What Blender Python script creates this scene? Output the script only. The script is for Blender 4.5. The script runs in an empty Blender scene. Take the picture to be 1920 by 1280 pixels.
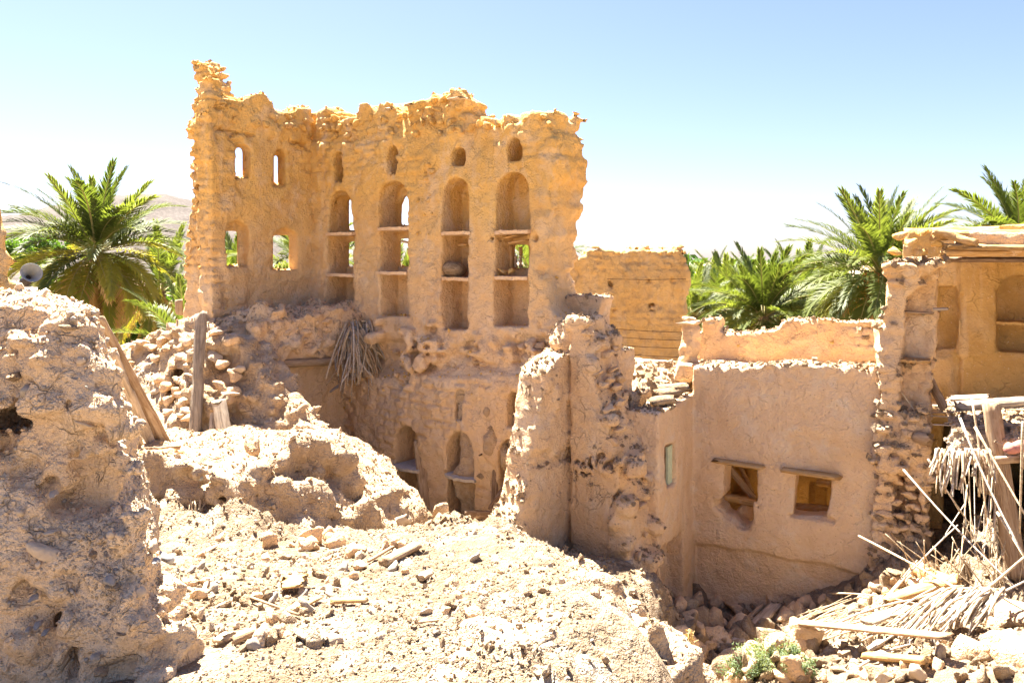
import bpy, math, random
import numpy as np
from mathutils import Vector, Matrix, Euler

R = math.radians
rng = np.random.default_rng(7)
random.seed(7)
scene = bpy.context.scene

# ------------------------------------------------------------------ camera, sky, sun, exposure
cam_d = bpy.data.cameras.new('camera'); cam = bpy.data.objects.new('camera', cam_d)
scene.collection.objects.link(cam); scene.camera = cam
cam.location = (0, 0, 0); cam.rotation_euler = (R(90), 0, 0)
cam_d.sensor_width = 36; cam_d.lens = 1500 / 1920 * 36
cam_d.shift_y = -150 / 1920; cam_d.clip_start = .05; cam_d.clip_end = 6000
FOC, CX, CY = 1500.0, 960.0, 490.0

SUN_EL = 62; SUN_DIR2 = Vector((-.58, .81)).normalized()          # sun stands behind the ruins, to the left
sun_az = math.atan2(SUN_DIR2.x, SUN_DIR2.y)                       # clockwise from +y
world = bpy.data.worlds.new('World'); scene.world = world; world.use_nodes = True
nt = world.node_tree; nt.nodes.clear()
sky = nt.nodes.new('ShaderNodeTexSky'); sky.sky_type = 'NISHITA'; sky.sun_disc = False
sky.sun_elevation = R(SUN_EL); sky.sun_rotation = sun_az
sky.air_density = 1; sky.dust_density = 1.2; sky.ozone_density = 6; sky.altitude = 500
bg = nt.nodes.new('ShaderNodeBackground'); bg.inputs['Strength'].default_value = .05
wo = nt.nodes.new('ShaderNodeOutputWorld')
tint = nt.nodes.new('ShaderNodeMix'); tint.data_type = 'RGBA'; tint.blend_type = 'MULTIPLY'; tint.inputs[0].default_value = 1; tint.inputs[7].default_value = (.60, .505, .53, 1)
nt.links.new(sky.outputs[0], tint.inputs[6]); nt.links.new(tint.outputs[2], bg.inputs[0]); nt.links.new(bg.outputs[0], wo.inputs[0])
sd = bpy.data.lights.new('sun', 'SUN'); sd.energy = 4.1; sd.angle = R(.55); sd.color = (1, .93, .82)
sun = bpy.data.objects.new('sun', sd); scene.collection.objects.link(sun)
sv = Vector((SUN_DIR2.x * math.cos(R(SUN_EL)), SUN_DIR2.y * math.cos(R(SUN_EL)), math.sin(R(SUN_EL))))
sun.rotation_euler = sv.to_track_quat('Z', 'Y').to_euler(); sun.location = (-20, 20, 30)
vs = scene.view_settings
vs.view_transform = 'Standard'; vs.look = 'None'; vs.gamma = 1; vs.use_curve_mapping = False; vs.exposure = 3.22
scene.cycles.max_bounces = 8; scene.cycles.diffuse_bounces = 6; scene.cycles.transparent_max_bounces = 4

# ------------------------------------------------------------------ naming helpers
def link(o): scene.collection.objects.link(o); return o
def tag(o, label=None, cat=None, group=None, kind=None):
    if label: o['label'] = label
    if cat: o['category'] = cat
    if group: o['group'] = group
    if kind: o['kind'] = kind
    return o
def empty(name, loc, label, cat, group=None):
    o = bpy.data.objects.new(name, None); o.location = loc; o.empty_display_size = .2
    return tag(link(o), label, cat, group)
def P(px, py, d): return Vector(((px - CX) / FOC * d, d, -(py - CY) / FOC * d))

def np_mesh(name, V, F, smooth=True):
    """V (n,3), F (m,k) with fixed k"""
    V = np.asarray(V, np.float32); F = np.asarray(F, np.int32); k = F.shape[1]
    me = bpy.data.meshes.new(name)
    me.vertices.add(len(V)); me.vertices.foreach_set('co', V.ravel())
    me.loops.add(F.size); me.loops.foreach_set('vertex_index', F.ravel())
    me.polygons.add(len(F)); me.polygons.foreach_set('loop_start', np.arange(0, F.size, k, dtype=np.int32))
    me.polygons.foreach_set('use_smooth', np.full(len(F), smooth))
    me.update(calc_edges=True)
    return me
def add(name, me, mat, parent=None, loc=(0, 0, 0)):
    if mat and not me.materials: me.materials.append(mat)
    o = bpy.data.objects.new(name, me); o.location = loc; link(o)
    if parent: o.parent = parent
    return o

# ------------------------------------------------------------------ materials
class NB:
    def __init__(s, name):
        s.m = bpy.data.materials.new(name); s.m.use_nodes = True; s.t = s.m.node_tree; s.t.nodes.clear()
        s.out = s.n('ShaderNodeOutputMaterial'); s.b = s.n('ShaderNodeBsdfPrincipled')
        s.l(s.b.outputs[0], s.out.inputs[0])
        s.b.inputs['Roughness'].default_value = .95; s.b.inputs['Specular IOR Level'].default_value = .15
    def n(s, t, **k):
        x = s.t.nodes.new(t)
        for a, v in k.items(): setattr(x, a, v)
        return x
    def l(s, a, b): s.t.links.new(a, b)
    def noise(s, vec, scale, detail=3, rough=.55, dist=0):
        x = s.n('ShaderNodeTexNoise'); s.l(vec, x.inputs['Vector'])
        x.inputs['Scale'].default_value = scale; x.inputs['Detail'].default_value = detail
        x.inputs['Roughness'].default_value = rough; x.inputs['Distortion'].default_value = dist
        return x
    def vor(s, vec, scale, feat='F1', rand=1.0):
        x = s.n('ShaderNodeTexVoronoi', feature=feat); s.l(vec, x.inputs['Vector'])
        x.inputs['Scale'].default_value = scale; x.inputs['Randomness'].default_value = rand
        return x
    def ramp(s, fac, stops):
        x = s.n('ShaderNodeValToRGB'); s.l(fac, x.inputs[0]); e = x.color_ramp.elements
        while len(e) < len(stops): e.new(.5)
        for el, (p, c) in zip(e, stops):
            el.position = p; el.color = (*c, 1) if not isinstance(c, (int, float)) else (c, c, c, 1)
        return x.outputs[0]
    def mr(s, v, a, b, c=0, d=1):
        x = s.n('ShaderNodeMapRange'); s.l(v, x.inputs[0])
        for i, q in enumerate((a, b, c, d)): x.inputs[i + 1].default_value = q
        return x.outputs[0]
    def mix(s, f, a, b, mode='MIX'):
        x = s.n('ShaderNodeMix', data_type='RGBA', blend_type=mode)
        for k, v in ((0, f), (6, a), (7, b)):
            if isinstance(v, (int, float)): x.inputs[k].default_value = v if k == 0 else (v, v, v, 1)
            elif isinstance(v, tuple): x.inputs[k].default_value = (*v, 1)
            else: s.l(v, x.inputs[k])
        return x.outputs[2]
    def math(s, op, a, b=0.0):
        x = s.n('ShaderNodeMath', operation=op)
        for k, v in ((0, a), (1, b)):
            if isinstance(v, (int, float)): x.inputs[k].default_value = v
            else: s.l(v, x.inputs[k])
        return x.outputs[0]
    def bump(s, h, dist, strength=1.0, prev=None):
        x = s.n('ShaderNodeBump'); s.l(h, x.inputs['Height']); x.inputs['Distance'].default_value = dist
        x.inputs['Strength'].default_value = strength
        if prev is not None: s.l(prev, x.inputs['Normal'])
        return x.outputs[0]
    def warp(s, vec, scale, amt):
        nz = s.noise(vec, scale, 2); sub = s.n('ShaderNodeVectorMath', operation='SUBTRACT')
        s.l(nz.outputs['Color'], sub.inputs[0]); sub.inputs[1].default_value = (.5, .5, .5)
        sc = s.n('ShaderNodeVectorMath', operation='SCALE'); s.l(sub.outputs[0], sc.inputs[0]); sc.inputs['Scale'].default_value = amt
        ad = s.n('ShaderNodeVectorMath', operation='ADD'); s.l(vec, ad.inputs[0]); s.l(sc.outputs[0], ad.inputs[1])
        return ad.outputs[0]

PLASTER = ((.59, .395, .22), (.70, .50, .305)); GOLD = ((.58, .34, .095), (.70, .45, .155)); DUST = (.66, .56, .43)
def mud(name, cols=PLASTER, gold=None, crack=1.0, crack_scale=6.0, grain=1.0, gravel=0.0, dust=.35, scale=1.0, straw=0.0):
    b = NB(name); g = b.n('ShaderNodeNewGeometry'); pos = g.outputs['Position']
    w = b.warp(b.warp(pos, 2.2, .4), 11, .09)
    n1 = b.noise(pos, .9 * scale, 4, .62); n2 = b.noise(pos, 5.5 * scale, 4, .62); n3 = b.noise(pos, 38 * scale, 2, .7)
    fac = b.math('ADD', b.math('MULTIPLY', n1.outputs[0], .55), b.math('MULTIPLY', n2.outputs[0], .45))
    col = b.ramp(fac, [(.36, cols[0]), (.62, cols[1])])
    if gold:       # upper storeys by height: raw ochre mud, with some warm bounce light painted in
        sep = b.n('ShaderNodeSeparateXYZ'); b.l(pos, sep.inputs[0])
        h = b.math('ADD', sep.outputs[2], b.math('MULTIPLY', b.math('SUBTRACT', n1.outputs[0], .5), 1.6))
        col2 = b.ramp(fac, [(.36, GOLD[0]), (.64, GOLD[1])])
        col = b.mix(b.mr(h, gold[0], gold[1]), col, col2)
    # blotches of paler dried silt
    blot = b.noise(w, 2.4 * scale, 3, .65)
    col = b.mix(b.math('MULTIPLY', b.mr(blot.outputs[0], .52, .68), dust), col, DUST)
    mp = b.n('ShaderNodeMapping'); b.l(pos, mp.inputs[0]); mp.inputs['Scale'].default_value = (2.6, 2.6, .34)
    stk = b.noise(mp.outputs[0], 1.3, 4, .6, .4)          # rain runnels and weather stains
    col = b.mix(b.math('MULTIPLY', b.mr(stk.outputs[0], .52, .66), .30), col, b.mix(1.0, col, (.84, .79, .74), 'MULTIPLY'))
    col = b.mix(b.math('MULTIPLY', b.mr(stk.outputs[0], .46, .34), .30), col, (.64, .50, .34))
    # fine speckle: straw, grit, pits
    col = b.mix(b.mr(n3.outputs[0], .36, .28), col, b.mix(.5, col, (.24, .14, .07)))
    col = b.mix(b.mr(n3.outputs[0], .66, .76), col, (.62, .50, .36))
    v = b.vor(w, crack_scale * scale, 'DISTANCE_TO_EDGE'); ck = b.mr(v.outputs['Distance'], .0, .035)
    v2 = b.vor(w, crack_scale * 2.7 * scale, 'DISTANCE_TO_EDGE'); ck2 = b.mr(v2.outputs['Distance'], .0, .07)
    broke = b.mr(n2.outputs[0], .46, .62)
    inv = b.math('MULTIPLY', b.math('SUBTRACT', 1, ck), broke)
    col = b.mix(b.math('MULTIPLY', inv, .30 * crack), col, (.16, .085, .04))
    H = b.math('MULTIPLY', inv, -.024 * crack)
    def plus(x, k):
        nonlocal H
        m = b.n('ShaderNodeMath', operation='MULTIPLY_ADD'); b.l(x, m.inputs[0]); m.inputs[1].default_value = k; b.l(H, m.inputs[2]); H = m.outputs[0]
    plus(b.math('MULTIPLY', ck2, broke), .008 * crack)
    plus(n2.outputs[0], .07 * grain); plus(n3.outputs[0], .022 * grain)
    n4 = b.noise(pos, 150 * scale, 2, .7); plus(n4.outputs[0], .005 * grain)
    if gravel > 0:
        gv = b.vor(b.warp(pos, 12, .05), 34 * scale); area = b.mr(n1.outputs[0], .50, .60)
        st = b.math('MULTIPLY', b.mr(gv.outputs['Distance'], .42, .30), area)
        sc = b.ramp(gv.outputs['Color'], [(0, (.30, .26, .22)), (.35, (.47, .40, .32)), (.7, (.52, .37, .23)), (1, (.33, .30, .28))])
        col = b.mix(b.math('MULTIPLY', st, gravel), col, sc); plus(st, .014 * gravel)
    nrm = b.bump(H, 1.0, 1.0)
    b.l(col, b.b.inputs['Base Color']); b.l(nrm, b.b.inputs['Normal'])
    return b.m
M = {}
M['wall'] = mud('ruin_mud', gold=(-.9, 1.1), crack=.5)
M['wall_low'] = mud('ruin_mud_low', crack=.7, gravel=.12, dust=.4)
M['brick'] = mud('mud_brick', cols=GOLD, crack=.5, crack_scale=9, grain=.8, dust=.25)
M['brick_low'] = mud('mud_brick_low', crack=.5, crack_scale=9, grain=.9, gravel=.3)
M['mass'] = mud('fallen_mud', cols=((.37, .255, .15), (.52, .38, .245)), crack=.8, crack_scale=4.2, grain=1.4, gravel=.9, dust=.45)
M['front'] = mud('near_mud', cols=((.60, .42, .25), (.73, .56, .375)), crack=.9, crack_scale=4.5, grain=1.0, gravel=.9, dust=.3, scale=1.5)
M['ground'] = mud('ground_rubble', cols=((.22, .155, .095), (.36, .265, .175)), crack=.25, grain=1.8, gravel=1.0, dust=.6, scale=1.6)
M['tower'] = mud('tower_mud', cols=((.56, .35, .13), (.68, .46, .20)), crack=.9, crack_scale=5, grain=1.6, dust=.15)
M['plaster'] = mud('smooth_plaster', cols=((.62, .425, .25), (.72, .525, .335)), crack=.45, crack_scale=3.1, grain=1.0, dust=.55)
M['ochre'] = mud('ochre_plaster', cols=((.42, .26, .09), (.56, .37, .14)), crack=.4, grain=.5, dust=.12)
M['clod'] = mud('clod', cols=((.26, .178, .105), (.41, .30, .19)), crack=.3, grain=1.2, gravel=.6, scale=2.0)

def wood(name, c0, c1, grain=1.0):
    b = NB(name); tc = b.n('ShaderNodeTexCoord'); mp = b.n('ShaderNodeMapping'); b.l(tc.outputs['Object'], mp.inputs[0])
    mp.inputs['Scale'].default_value = (1.2, 14, 14)
    oi = b.n('ShaderNodeObjectInfo'); mp.inputs['Location'].default_value = (0, 0, 0)
    n1 = b.noise(mp.outputs[0], 2.2, 6, .65, 1.2); n2 = b.noise(tc.outputs['Object'], 9, 4, .6)
    mp2 = b.n('ShaderNodeMapping'); b.l(tc.outputs['Object'], mp2.inputs[0]); mp2.inputs['Scale'].default_value = (3, 60, 60)
    n3 = b.noise(mp2.outputs[0], 1.6, 5, .7, .5)
    col = b.ramp(n1.outputs[0], [(.3, tuple(x * .55 for x in c0)), (.45, c0), (.68, c1)])
    col = b.mix(b.mr(n2.outputs[0], .55, .7), col, b.mix(.5, col, (.50, .38, .25)))
    hsv = b.n('ShaderNodeHueSaturation'); b.l(col, hsv.inputs['Color'])
    b.l(b.mr(oi.outputs['Random'], 0, 1, .8, 1.2), hsv.inputs['Value'])
    nrm = b.bump(n1.outputs[0], .018 * grain, .9); nrm = b.bump(n3.outputs[0], .008 * grain, .9, nrm)
    b.l(hsv.outputs[0], b.b.inputs['Base Color']); b.l(nrm, b.b.inputs['Normal']); b.b.inputs['Roughness'].default_value = .85
    return b.m
M['wood'] = wood('weathered_wood', (.36, .24, .14), (.56, .42, .28))
M['wood_grey'] = wood('grey_wood', (.33, .26, .19), (.52, .43, .33))
M['wood_gold'] = wood('golden_wood', (.44, .26, .10), (.60, .40, .19))
M['wood_dark'] = wood('dark_wood', (.16, .10, .06), (.30, .21, .14))
M['reed'] = wood('dry_reed', (.46, .35, .22), (.62, .51, .36), .4)
M['reed_grey'] = wood('grey_reed', (.42, .36, .29), (.62, .55, .46), .4)

def leaf(name, c0, c1, trans=.25, rough=.45):
    b = NB(name); oi = b.n('ShaderNodeObjectInfo'); g = b.n('ShaderNodeNewGeometry')
    n = b.noise(g.outputs['Position'], 2.5, 3)
    f = b.math('ADD', b.math('MULTIPLY', oi.outputs['Random'], .5), b.math('MULTIPLY', n.outputs[0], .5))
    col = b.ramp(f, [(.2, c0), (.75, c1)])
    b.l(col, b.b.inputs['Base Color']); b.b.inputs['Roughness'].default_value = rough + .1; b.b.inputs['Specular IOR Level'].default_value = .3
    t = b.n('ShaderNodeBsdfTranslucent'); b.l(b.mix(1.0, col, (1.5, 1.5, .55), 'MULTIPLY'), t.inputs[0])
    mx = b.n('ShaderNodeMixShader'); mx.inputs[0].default_value = trans
    b.l(b.b.outputs[0], mx.inputs[1]); b.l(t.outputs[0], mx.inputs[2]); b.l(mx.outputs[0], b.out.inputs[0])
    return b.m
M['frond'] = leaf('palm_green', (.065, .09, .022), (.15, .18, .05), .42)
M['frond_y'] = leaf('palm_yellow_green', (.17, .19, .035), (.34, .30, .06), .42)
M['frond_d'] = leaf('palm_dead', (.36, .23, .09), (.54, .37, .17), .25, .8)
M['leaf'] = leaf('tree_leaf', (.04, .09, .02), (.11, .20, .03), .35)
M['herb'] = leaf('herb_leaf', (.12, .17, .09), (.24, .29, .16), .3, .7)
M['weed'] = leaf('dry_weed', (.34, .24, .11), (.5, .36, .18), .2, .8)

def flat(name, c, rough=.6, metal=0, bumpd=0):
    b = NB(name); b.b.inputs['Roughness'].default_value = rough; b.b.inputs['Metallic'].default_value = metal
    g = b.n('ShaderNodeNewGeometry'); n = b.noise(g.outputs['Position'], 25, 4)
    b.l(b.mix(b.mr(n.outputs[0], .35, .7), tuple(x * .8 for x in c), c), b.b.inputs['Base Color'])
    if bumpd: b.l(b.bump(n.outputs[0], bumpd, .6), b.b.inputs['Normal'])
    return b.m
M['horn'] = flat('horn_grey_paint', (.30, .33, .34), .5)
M['horn_in'] = flat('horn_driver_dark', (.06, .05, .05), .5)
M['concrete'] = flat('concrete', (.50, .45, .40), .9, 0, .01)
M['stone_grey'] = flat('grey_stone', (.36, .31, .25), .85, 0, .02)
M['stone_pale'] = flat('pale_stone', (.54, .42, .29), .85, 0, .02)
M['green_door'] = flat('pale_green_paint', (.52, .60, .42), .6)
M['cloth'] = flat('faded_red_cloth', (.50, .22, .17), .95, 0, .02)
M['cord'] = flat('dark_cord', (.10, .055, .03), .8)
M['pipe'] = flat('grey_pipe', (.42, .43, .42), .5)
M['fibre'] = wood('palm_fibre', (.26, .17, .09), (.45, .32, .19))

# ------------------------------------------------------------------ volumes: ruined masonry is carved from distance fields
def lat_noise(axes, scale, seed):
    """smooth lattice noise on a regular grid, separable interpolation; range about -1..1"""
    r = np.random.default_rng(seed); Ws = []; dims = []
    sc = scale if isinstance(scale, tuple) else (scale,) * 3
    for ax, s_ in zip(axes, sc):
        t = (ax - ax[0]) / s_ + r.random() ; n = int(t[-1]) + 2; i = t.astype(int); f = t - i; f = f * f * (3 - 2 * f)
        W = np.zeros((len(ax), n + 1), np.float32); W[np.arange(len(ax)), i] = 1 - f; W[np.arange(len(ax)), i + 1] = f
        Ws.append(W); dims.append(n + 1)
    L = r.uniform(-1, 1, dims).astype(np.float32)
    L = np.tensordot(Ws[0], L, (1, 0)); L = np.tensordot(L, Ws[1], (1, 1)).transpose(0, 2, 1)
    return np.tensordot(L, Ws[2], (2, 1)) * 1.4

def poly_sdf(pts, X, Y):
    """signed distance to a closed polygon on a 2D grid"""
    p = np.asarray(pts, np.float32); d = np.full(X.shape, 1e9, np.float32); ins = np.zeros(X.shape, bool)
    for a, b in zip(p, np.roll(p, -1, 0)):
        e = b - a; wx, wy = X - a[0], Y - a[1]
        t = np.clip((wx * e[0] + wy * e[1]) / (e @ e + 1e-12), 0, 1)
        d = np.minimum(d, (wx - e[0] * t) ** 2 + (wy - e[1] * t) ** 2)
        c = (a[1] <= Y) != (b[1] <= Y)
        if abs(e[1]) > 1e-9: ins ^= c & (X < a[0] + (Y - a[1]) / e[1] * e[0])
    d = np.sqrt(d); return np.where(ins, -d, d)

def smin(a, b, k):
    if k <= 0: return np.minimum(a, b)
    h = np.clip(.5 + .5 * (b - a) / k, 0, 1); return b + (a - b) * h - k * h * (1 - h)

class Vol:
    """axes x=u along the wall, y=w into the wall, z=v up; placed by a Frame"""
    def __init__(s, lo, hi, h):
        s.h = h; s.ax = [np.arange(a, b + h, h, dtype=np.float32) for a, b in zip(lo, hi)]
        s.F = np.full([len(a) for a in s.ax], 1.0, np.float32)
    def G2(s, i, j): return np.meshgrid(s.ax[i], s.ax[j], indexing='ij')
    def prism(s, pts, plane, lo=None, hi=None):
        i, j = {'uv': (0, 2), 'wv': (1, 2), 'uw': (0, 1)}[plane]; k = 3 - i - j
        D = np.expand_dims(poly_sdf(pts, *s.G2(i, j)), k)
        if lo is None: return D
        sh = [1, 1, 1]; sh[k] = -1; c = s.ax[k].reshape(sh)
        return np.maximum(D, np.maximum(lo - c, c - hi))
    def box(s, lo, hi):
        f = None
        for k in range(3):
            sh = [1, 1, 1]; sh[k] = -1; c = s.ax[k].reshape(sh); q = np.maximum(lo[k] - c, c - hi[k])
            f = q if f is None else np.maximum(f, q)
        return f
    def union(s, f, k=0.0): s.F = smin(s.F, f, k); return s
    def cut(s, f, k=0.0): s.F = -smin(-s.F, f, k); return s
    def blob(s, c, r, rot=None, k=.04, p=2.0, sub=False):
        r = np.asarray(r, float); m = r.max() * 1.25 + 2 * k + s.h; sl = []
        for i in range(3):
            a = int(np.floor((c[i] - m - s.ax[i][0]) / s.h)); b = int(np.ceil((c[i] + m - s.ax[i][0]) / s.h)) + 1
            a, b = max(a, 0), min(b, len(s.ax[i]))
            if a >= b: return
            sl.append(slice(a, b))
        X = np.stack(np.meshgrid(*[s.ax[i][sl[i]] - c[i] for i in range(3)], indexing='ij'), -1)
        if rot is not None: X = X @ rot.astype(np.float32)
        q = np.abs(X / r.astype(np.float32)); f = ((q ** p).sum(-1) ** (1 / p) - 1) * float(r.min())
        if sub: s.F[tuple(sl)] = -smin(-s.F[tuple(sl)], f, k)
        else: s.F[tuple(sl)] = smin(s.F[tuple(sl)], f, k)
    def rough(s, seed, levels=((.45, .05), (.2, .035), (.1, .022), (.055, .012)), mask=None):
        D = 0
        for q, (sc, a) in enumerate(levels): D = D + lat_noise(s.ax, sc, seed * 13 + q) * a
        s.F = s.F + (D if mask is None else D * mask)
        return s
    def seal(s):
        for k in range(3):
            for e in (0, -1):
                ix = [slice(None)] * 3; ix[k] = e; s.F[tuple(ix)] = np.maximum(s.F[tuple(ix)], s.h * .5)
        return s
    def arrays(s, keep=.02):
        s.seal(); F = s.F; S = F < 0
        c = S[:-1, :-1, :-1].astype(np.int8)
        for o in ((1,0,0),(0,1,0),(0,0,1),(1,1,0),(1,0,1),(0,1,1),(1,1,1)):
            c = c + S[tuple(slice(o[i], F.shape[i] - 1 + o[i]) for i in range(3))]
        act = (c > 0) & (c < 8); idx = np.argwhere(act); n = len(idx)
        vid = np.full(act.shape, -1, np.int32); vid[act] = np.arange(n)
        cor = np.array([[i, j, k] for i in (0, 1) for j in (0, 1) for k in (0, 1)])
        val = np.stack([F[tuple((idx + o).T)] for o in cor], 1)
        acc = np.zeros((n, 3), np.float32); cnt = np.zeros(n, np.float32)
        for a in range(8):
            for b in range(a + 1, 8):
                if abs(cor[a] - cor[b]).sum() != 1: continue
                va, vb = val[:, a], val[:, b]; m = (va < 0) != (vb < 0)
                t = np.where(m, va / np.where(m, va - vb, 1), 0)[:, None]
                acc += np.where(m[:, None], cor[a] + (cor[b] - cor[a]) * t, 0); cnt += m
        V = (idx + acc / cnt[:, None]) * s.h + np.array([a[0] for a in s.ax]); Q = []
        for k in range(3):
            i, j = (k + 1) % 3, (k + 2) % 3
            A = [slice(None)] * 3; B = [slice(None)] * 3; A[k] = slice(0, -1); B[k] = slice(1, None)
            a, b = S[tuple(A)], S[tuple(B)]; e = np.argwhere(a != b)
            e = e[(e[:, i] > 0) & (e[:, j] > 0) & (e[:, i] < F.shape[i] - 1) & (e[:, j] < F.shape[j] - 1)]
            di = np.zeros(3, int); di[i] = 1; dj = np.zeros(3, int); dj[j] = 1
            q = np.stack([vid[tuple((e - di - dj).T)], vid[tuple((e - dj).T)], vid[tuple(e.T)], vid[tuple((e - di).T)]], 1)
            fl = ~a[tuple(e.T)]; q[fl] = q[fl][:, ::-1]; Q.append(q)
        Q = np.concatenate(Q); Q = Q[(Q >= 0).all(1)]
        # keep only the main pieces: crumbs cut loose by the noise are dropped
        lab = np.arange(n); E = np.concatenate([Q[:, [0, 1]], Q[:, [1, 2]], Q[:, [2, 3]]])
        while True:
            m = np.minimum(lab[E[:, 0]], lab[E[:, 1]]); new = lab.copy()
            np.minimum.at(new, E[:, 0], m); np.minimum.at(new, E[:, 1], m)
            np.minimum.at(new, lab[E[:, 0]], m); np.minimum.at(new, lab[E[:, 1]], m); new = new[new]
            if (new == lab).all(): break
            lab = new
        while (lab[lab] != lab).any(): lab = lab[lab]
        cn = np.bincount(lab, minlength=n); ok = cn[lab] > keep * n
        re = np.cumsum(ok) - 1; Q = Q[ok[Q[:, 0]]]
        return V[ok], re[Q]
def brickwork(v, k, amp=.9, rowh=.115, ln=.25, seed=0, mask=None):
    """worn brick courses in relief; k is the axis along the wall"""
    sh = [1, 1, 1]; sh[k] = -1; a = v.ax[k].reshape(sh) + lat_noise(v.ax, .5, seed + 70) * .05; z = v.ax[2].reshape(1, 1, -1) + 9 + lat_noise(v.ax, .7, seed + 71) * .035
    row = np.floor(z / rowh); fu = np.abs((a + 9 + (row % 2) * ln * .5 + np.sin(row * 7.3) * .05) % ln - ln / 2); fz = np.abs(z % rowh - rowh / 2)
    j = np.clip(np.maximum(fu - (ln / 2 - .026), fz - (rowh / 2 - .022)), 0, .022); m = np.clip(lat_noise(v.ax, .8, seed + 72) * 1.6 + .55, 0, 1)
    amp = amp * 1.9; v.F = v.F + (j * amp * m if mask is None else j * amp * m * mask)
class Frame:
    """a vertical wall plane: origin (x, y), turned clockwise by deg so that its right end comes nearer"""
    def __init__(s, x, y, deg):
        s.o = np.array([x, y]); t = R(deg); s.a = np.array([math.cos(t), -math.sin(t)]); s.b = np.array([math.sin(t), math.cos(t)]); s.deg = deg
    def at(s, px, w=0.0):
        r = np.array([(px - CX) / FOC, 1.0]); t = (w + s.o @ s.b) / (r @ s.b); return t * (r @ s.a) - s.o @ s.a, t
    def uv(s, px, py, w=0.0):
        u, t = s.at(px, w); return (u, -(py - CY) / FOC * t)
    def uvs(s, pts, w=0.0): return [s.uv(x, y, w) for x, y in pts]
    def wv(s, px, py, u=0.0):
        r = np.array([(px - CX) / FOC, 1.0]); t = (u + s.o @ s.a) / (r @ s.a); return (t * (r @ s.b) - s.o @ s.b, -(py - CY) / FOC * t)
    def wvs(s, pts, u=0.0): return [s.wv(x, y, u) for x, y in pts]
    def W(s, u, w, v):
        q = s.o + s.a * u + s.b * w; return Vector((q[0], q[1], v))
    def world(s, V):
        V = np.asarray(V); q = s.o + np.outer(V[:, 0], s.a) + np.outer(V[:, 1], s.b); return np.column_stack([q, V[:, 2]])
WORLD = Frame(0, 0, 0)
FR = {}      # the wall plane each thing is built in
def vol_obj(name, vol, mat, parent=None, **k):
    fr = FR.get(parent.name, WORLD) if parent else WORLD
    V, Q = vol.arrays(**k); V = fr.world(V); o = parent.location if parent else Vector(V.mean(0).tolist()[:2] + [float(V[:, 2].min())])
    V = V - np.array(o)
    ob = add(name, np_mesh(name, V, Q), mat, parent, (0, 0, 0) if parent else o)
    ob['_n'] = 0; del ob['_n']
    return ob, V + np.array(o), Q
def rotm(rx, ry, rz): return np.array(Euler((rx, ry, rz)).to_matrix())

# ------------------------------------------------------------------ lumps: mud bricks and stones share a few meshes
def lump_arrays(n, p, jag, seed, flatten=1.0):
    r = np.random.default_rng(seed); V = []; F = []; key = {}
    def vid(q):
        k = tuple(np.round(q, 5))
        if k not in key: key[k] = len(V); V.append(q)
        return key[k]
    for ax in range(3):
        for sg in (-1, 1):
            for i in range(n):
                for j in range(n):
                    c = []
                    for di, dj in ((0, 0), (1, 0), (1, 1), (0, 1)):
                        q = [0, 0, 0]; q[ax] = sg; q[(ax + 1) % 3] = (i + di) / n * 2 - 1; q[(ax + 2) % 3] = (j + dj) / n * 2 - 1; c.append(vid(np.array(q, float)))
                    F.append(c if sg > 0 else c[::-1])
    V = np.array(V); V = V / ((np.abs(V) ** p).sum(1) ** (1 / p))[:, None]
    for q in range(9 if n > 2 else 2):      # broken faces
        d = r.normal(size=3); d /= np.linalg.norm(d); c = r.uniform(.45, .85); t = V @ d; V = V - np.outer(np.maximum(t - c, 0) * .92, d)
    for q in range(4):                      # lumps and hollows
        d = r.normal(size=3); d /= np.linalg.norm(d); V = V * (1 + .07 * np.sin(V @ d * r.uniform(3, 6) + r.uniform(0, 6)))[:, None]
    V = V * (1 + r.normal(0, jag * .6, len(V))[:, None]); V[:, 2] *= flatten
    return V, np.array(F)
BRICKS = [np_mesh('mud_brick', *lump_arrays(4, 3.4, .04, 100 + i)) for i in range(9)]
BRICKS_LOW = [m.copy() for m in BRICKS]
STONES = [np_mesh('stone', *lump_arrays(4, 2.4, .05, 200 + i, .8), smooth=(i % 3 > 0)) for i in range(9)]
STONES_G = [m.copy() for m in STONES]
STONES_C = [m.copy() for m in STONES]
for m in BRICKS: m.materials.append(M['brick'])
for m in BRICKS_LOW: m.materials.append(M['brick_low'])
for m in STONES: m.materials.append(M['clod'])
for m in STONES_G: m.materials.append(M['stone_grey'])
for m in STONES_C: m.materials.append(M['stone_pale'])
def lump(name, meshes, pos, size, rot, parent=None, label=None, cat=None, group=None):
    o = bpy.data.objects.new(name, random.choice(meshes)); link(o)
    o.location = Vector(pos) - (parent.location if parent else Vector((0, 0, 0))); o.scale = size; o.rotation_euler = rot
    if parent: o.parent = parent
    return tag(o, label, cat, group)
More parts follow.
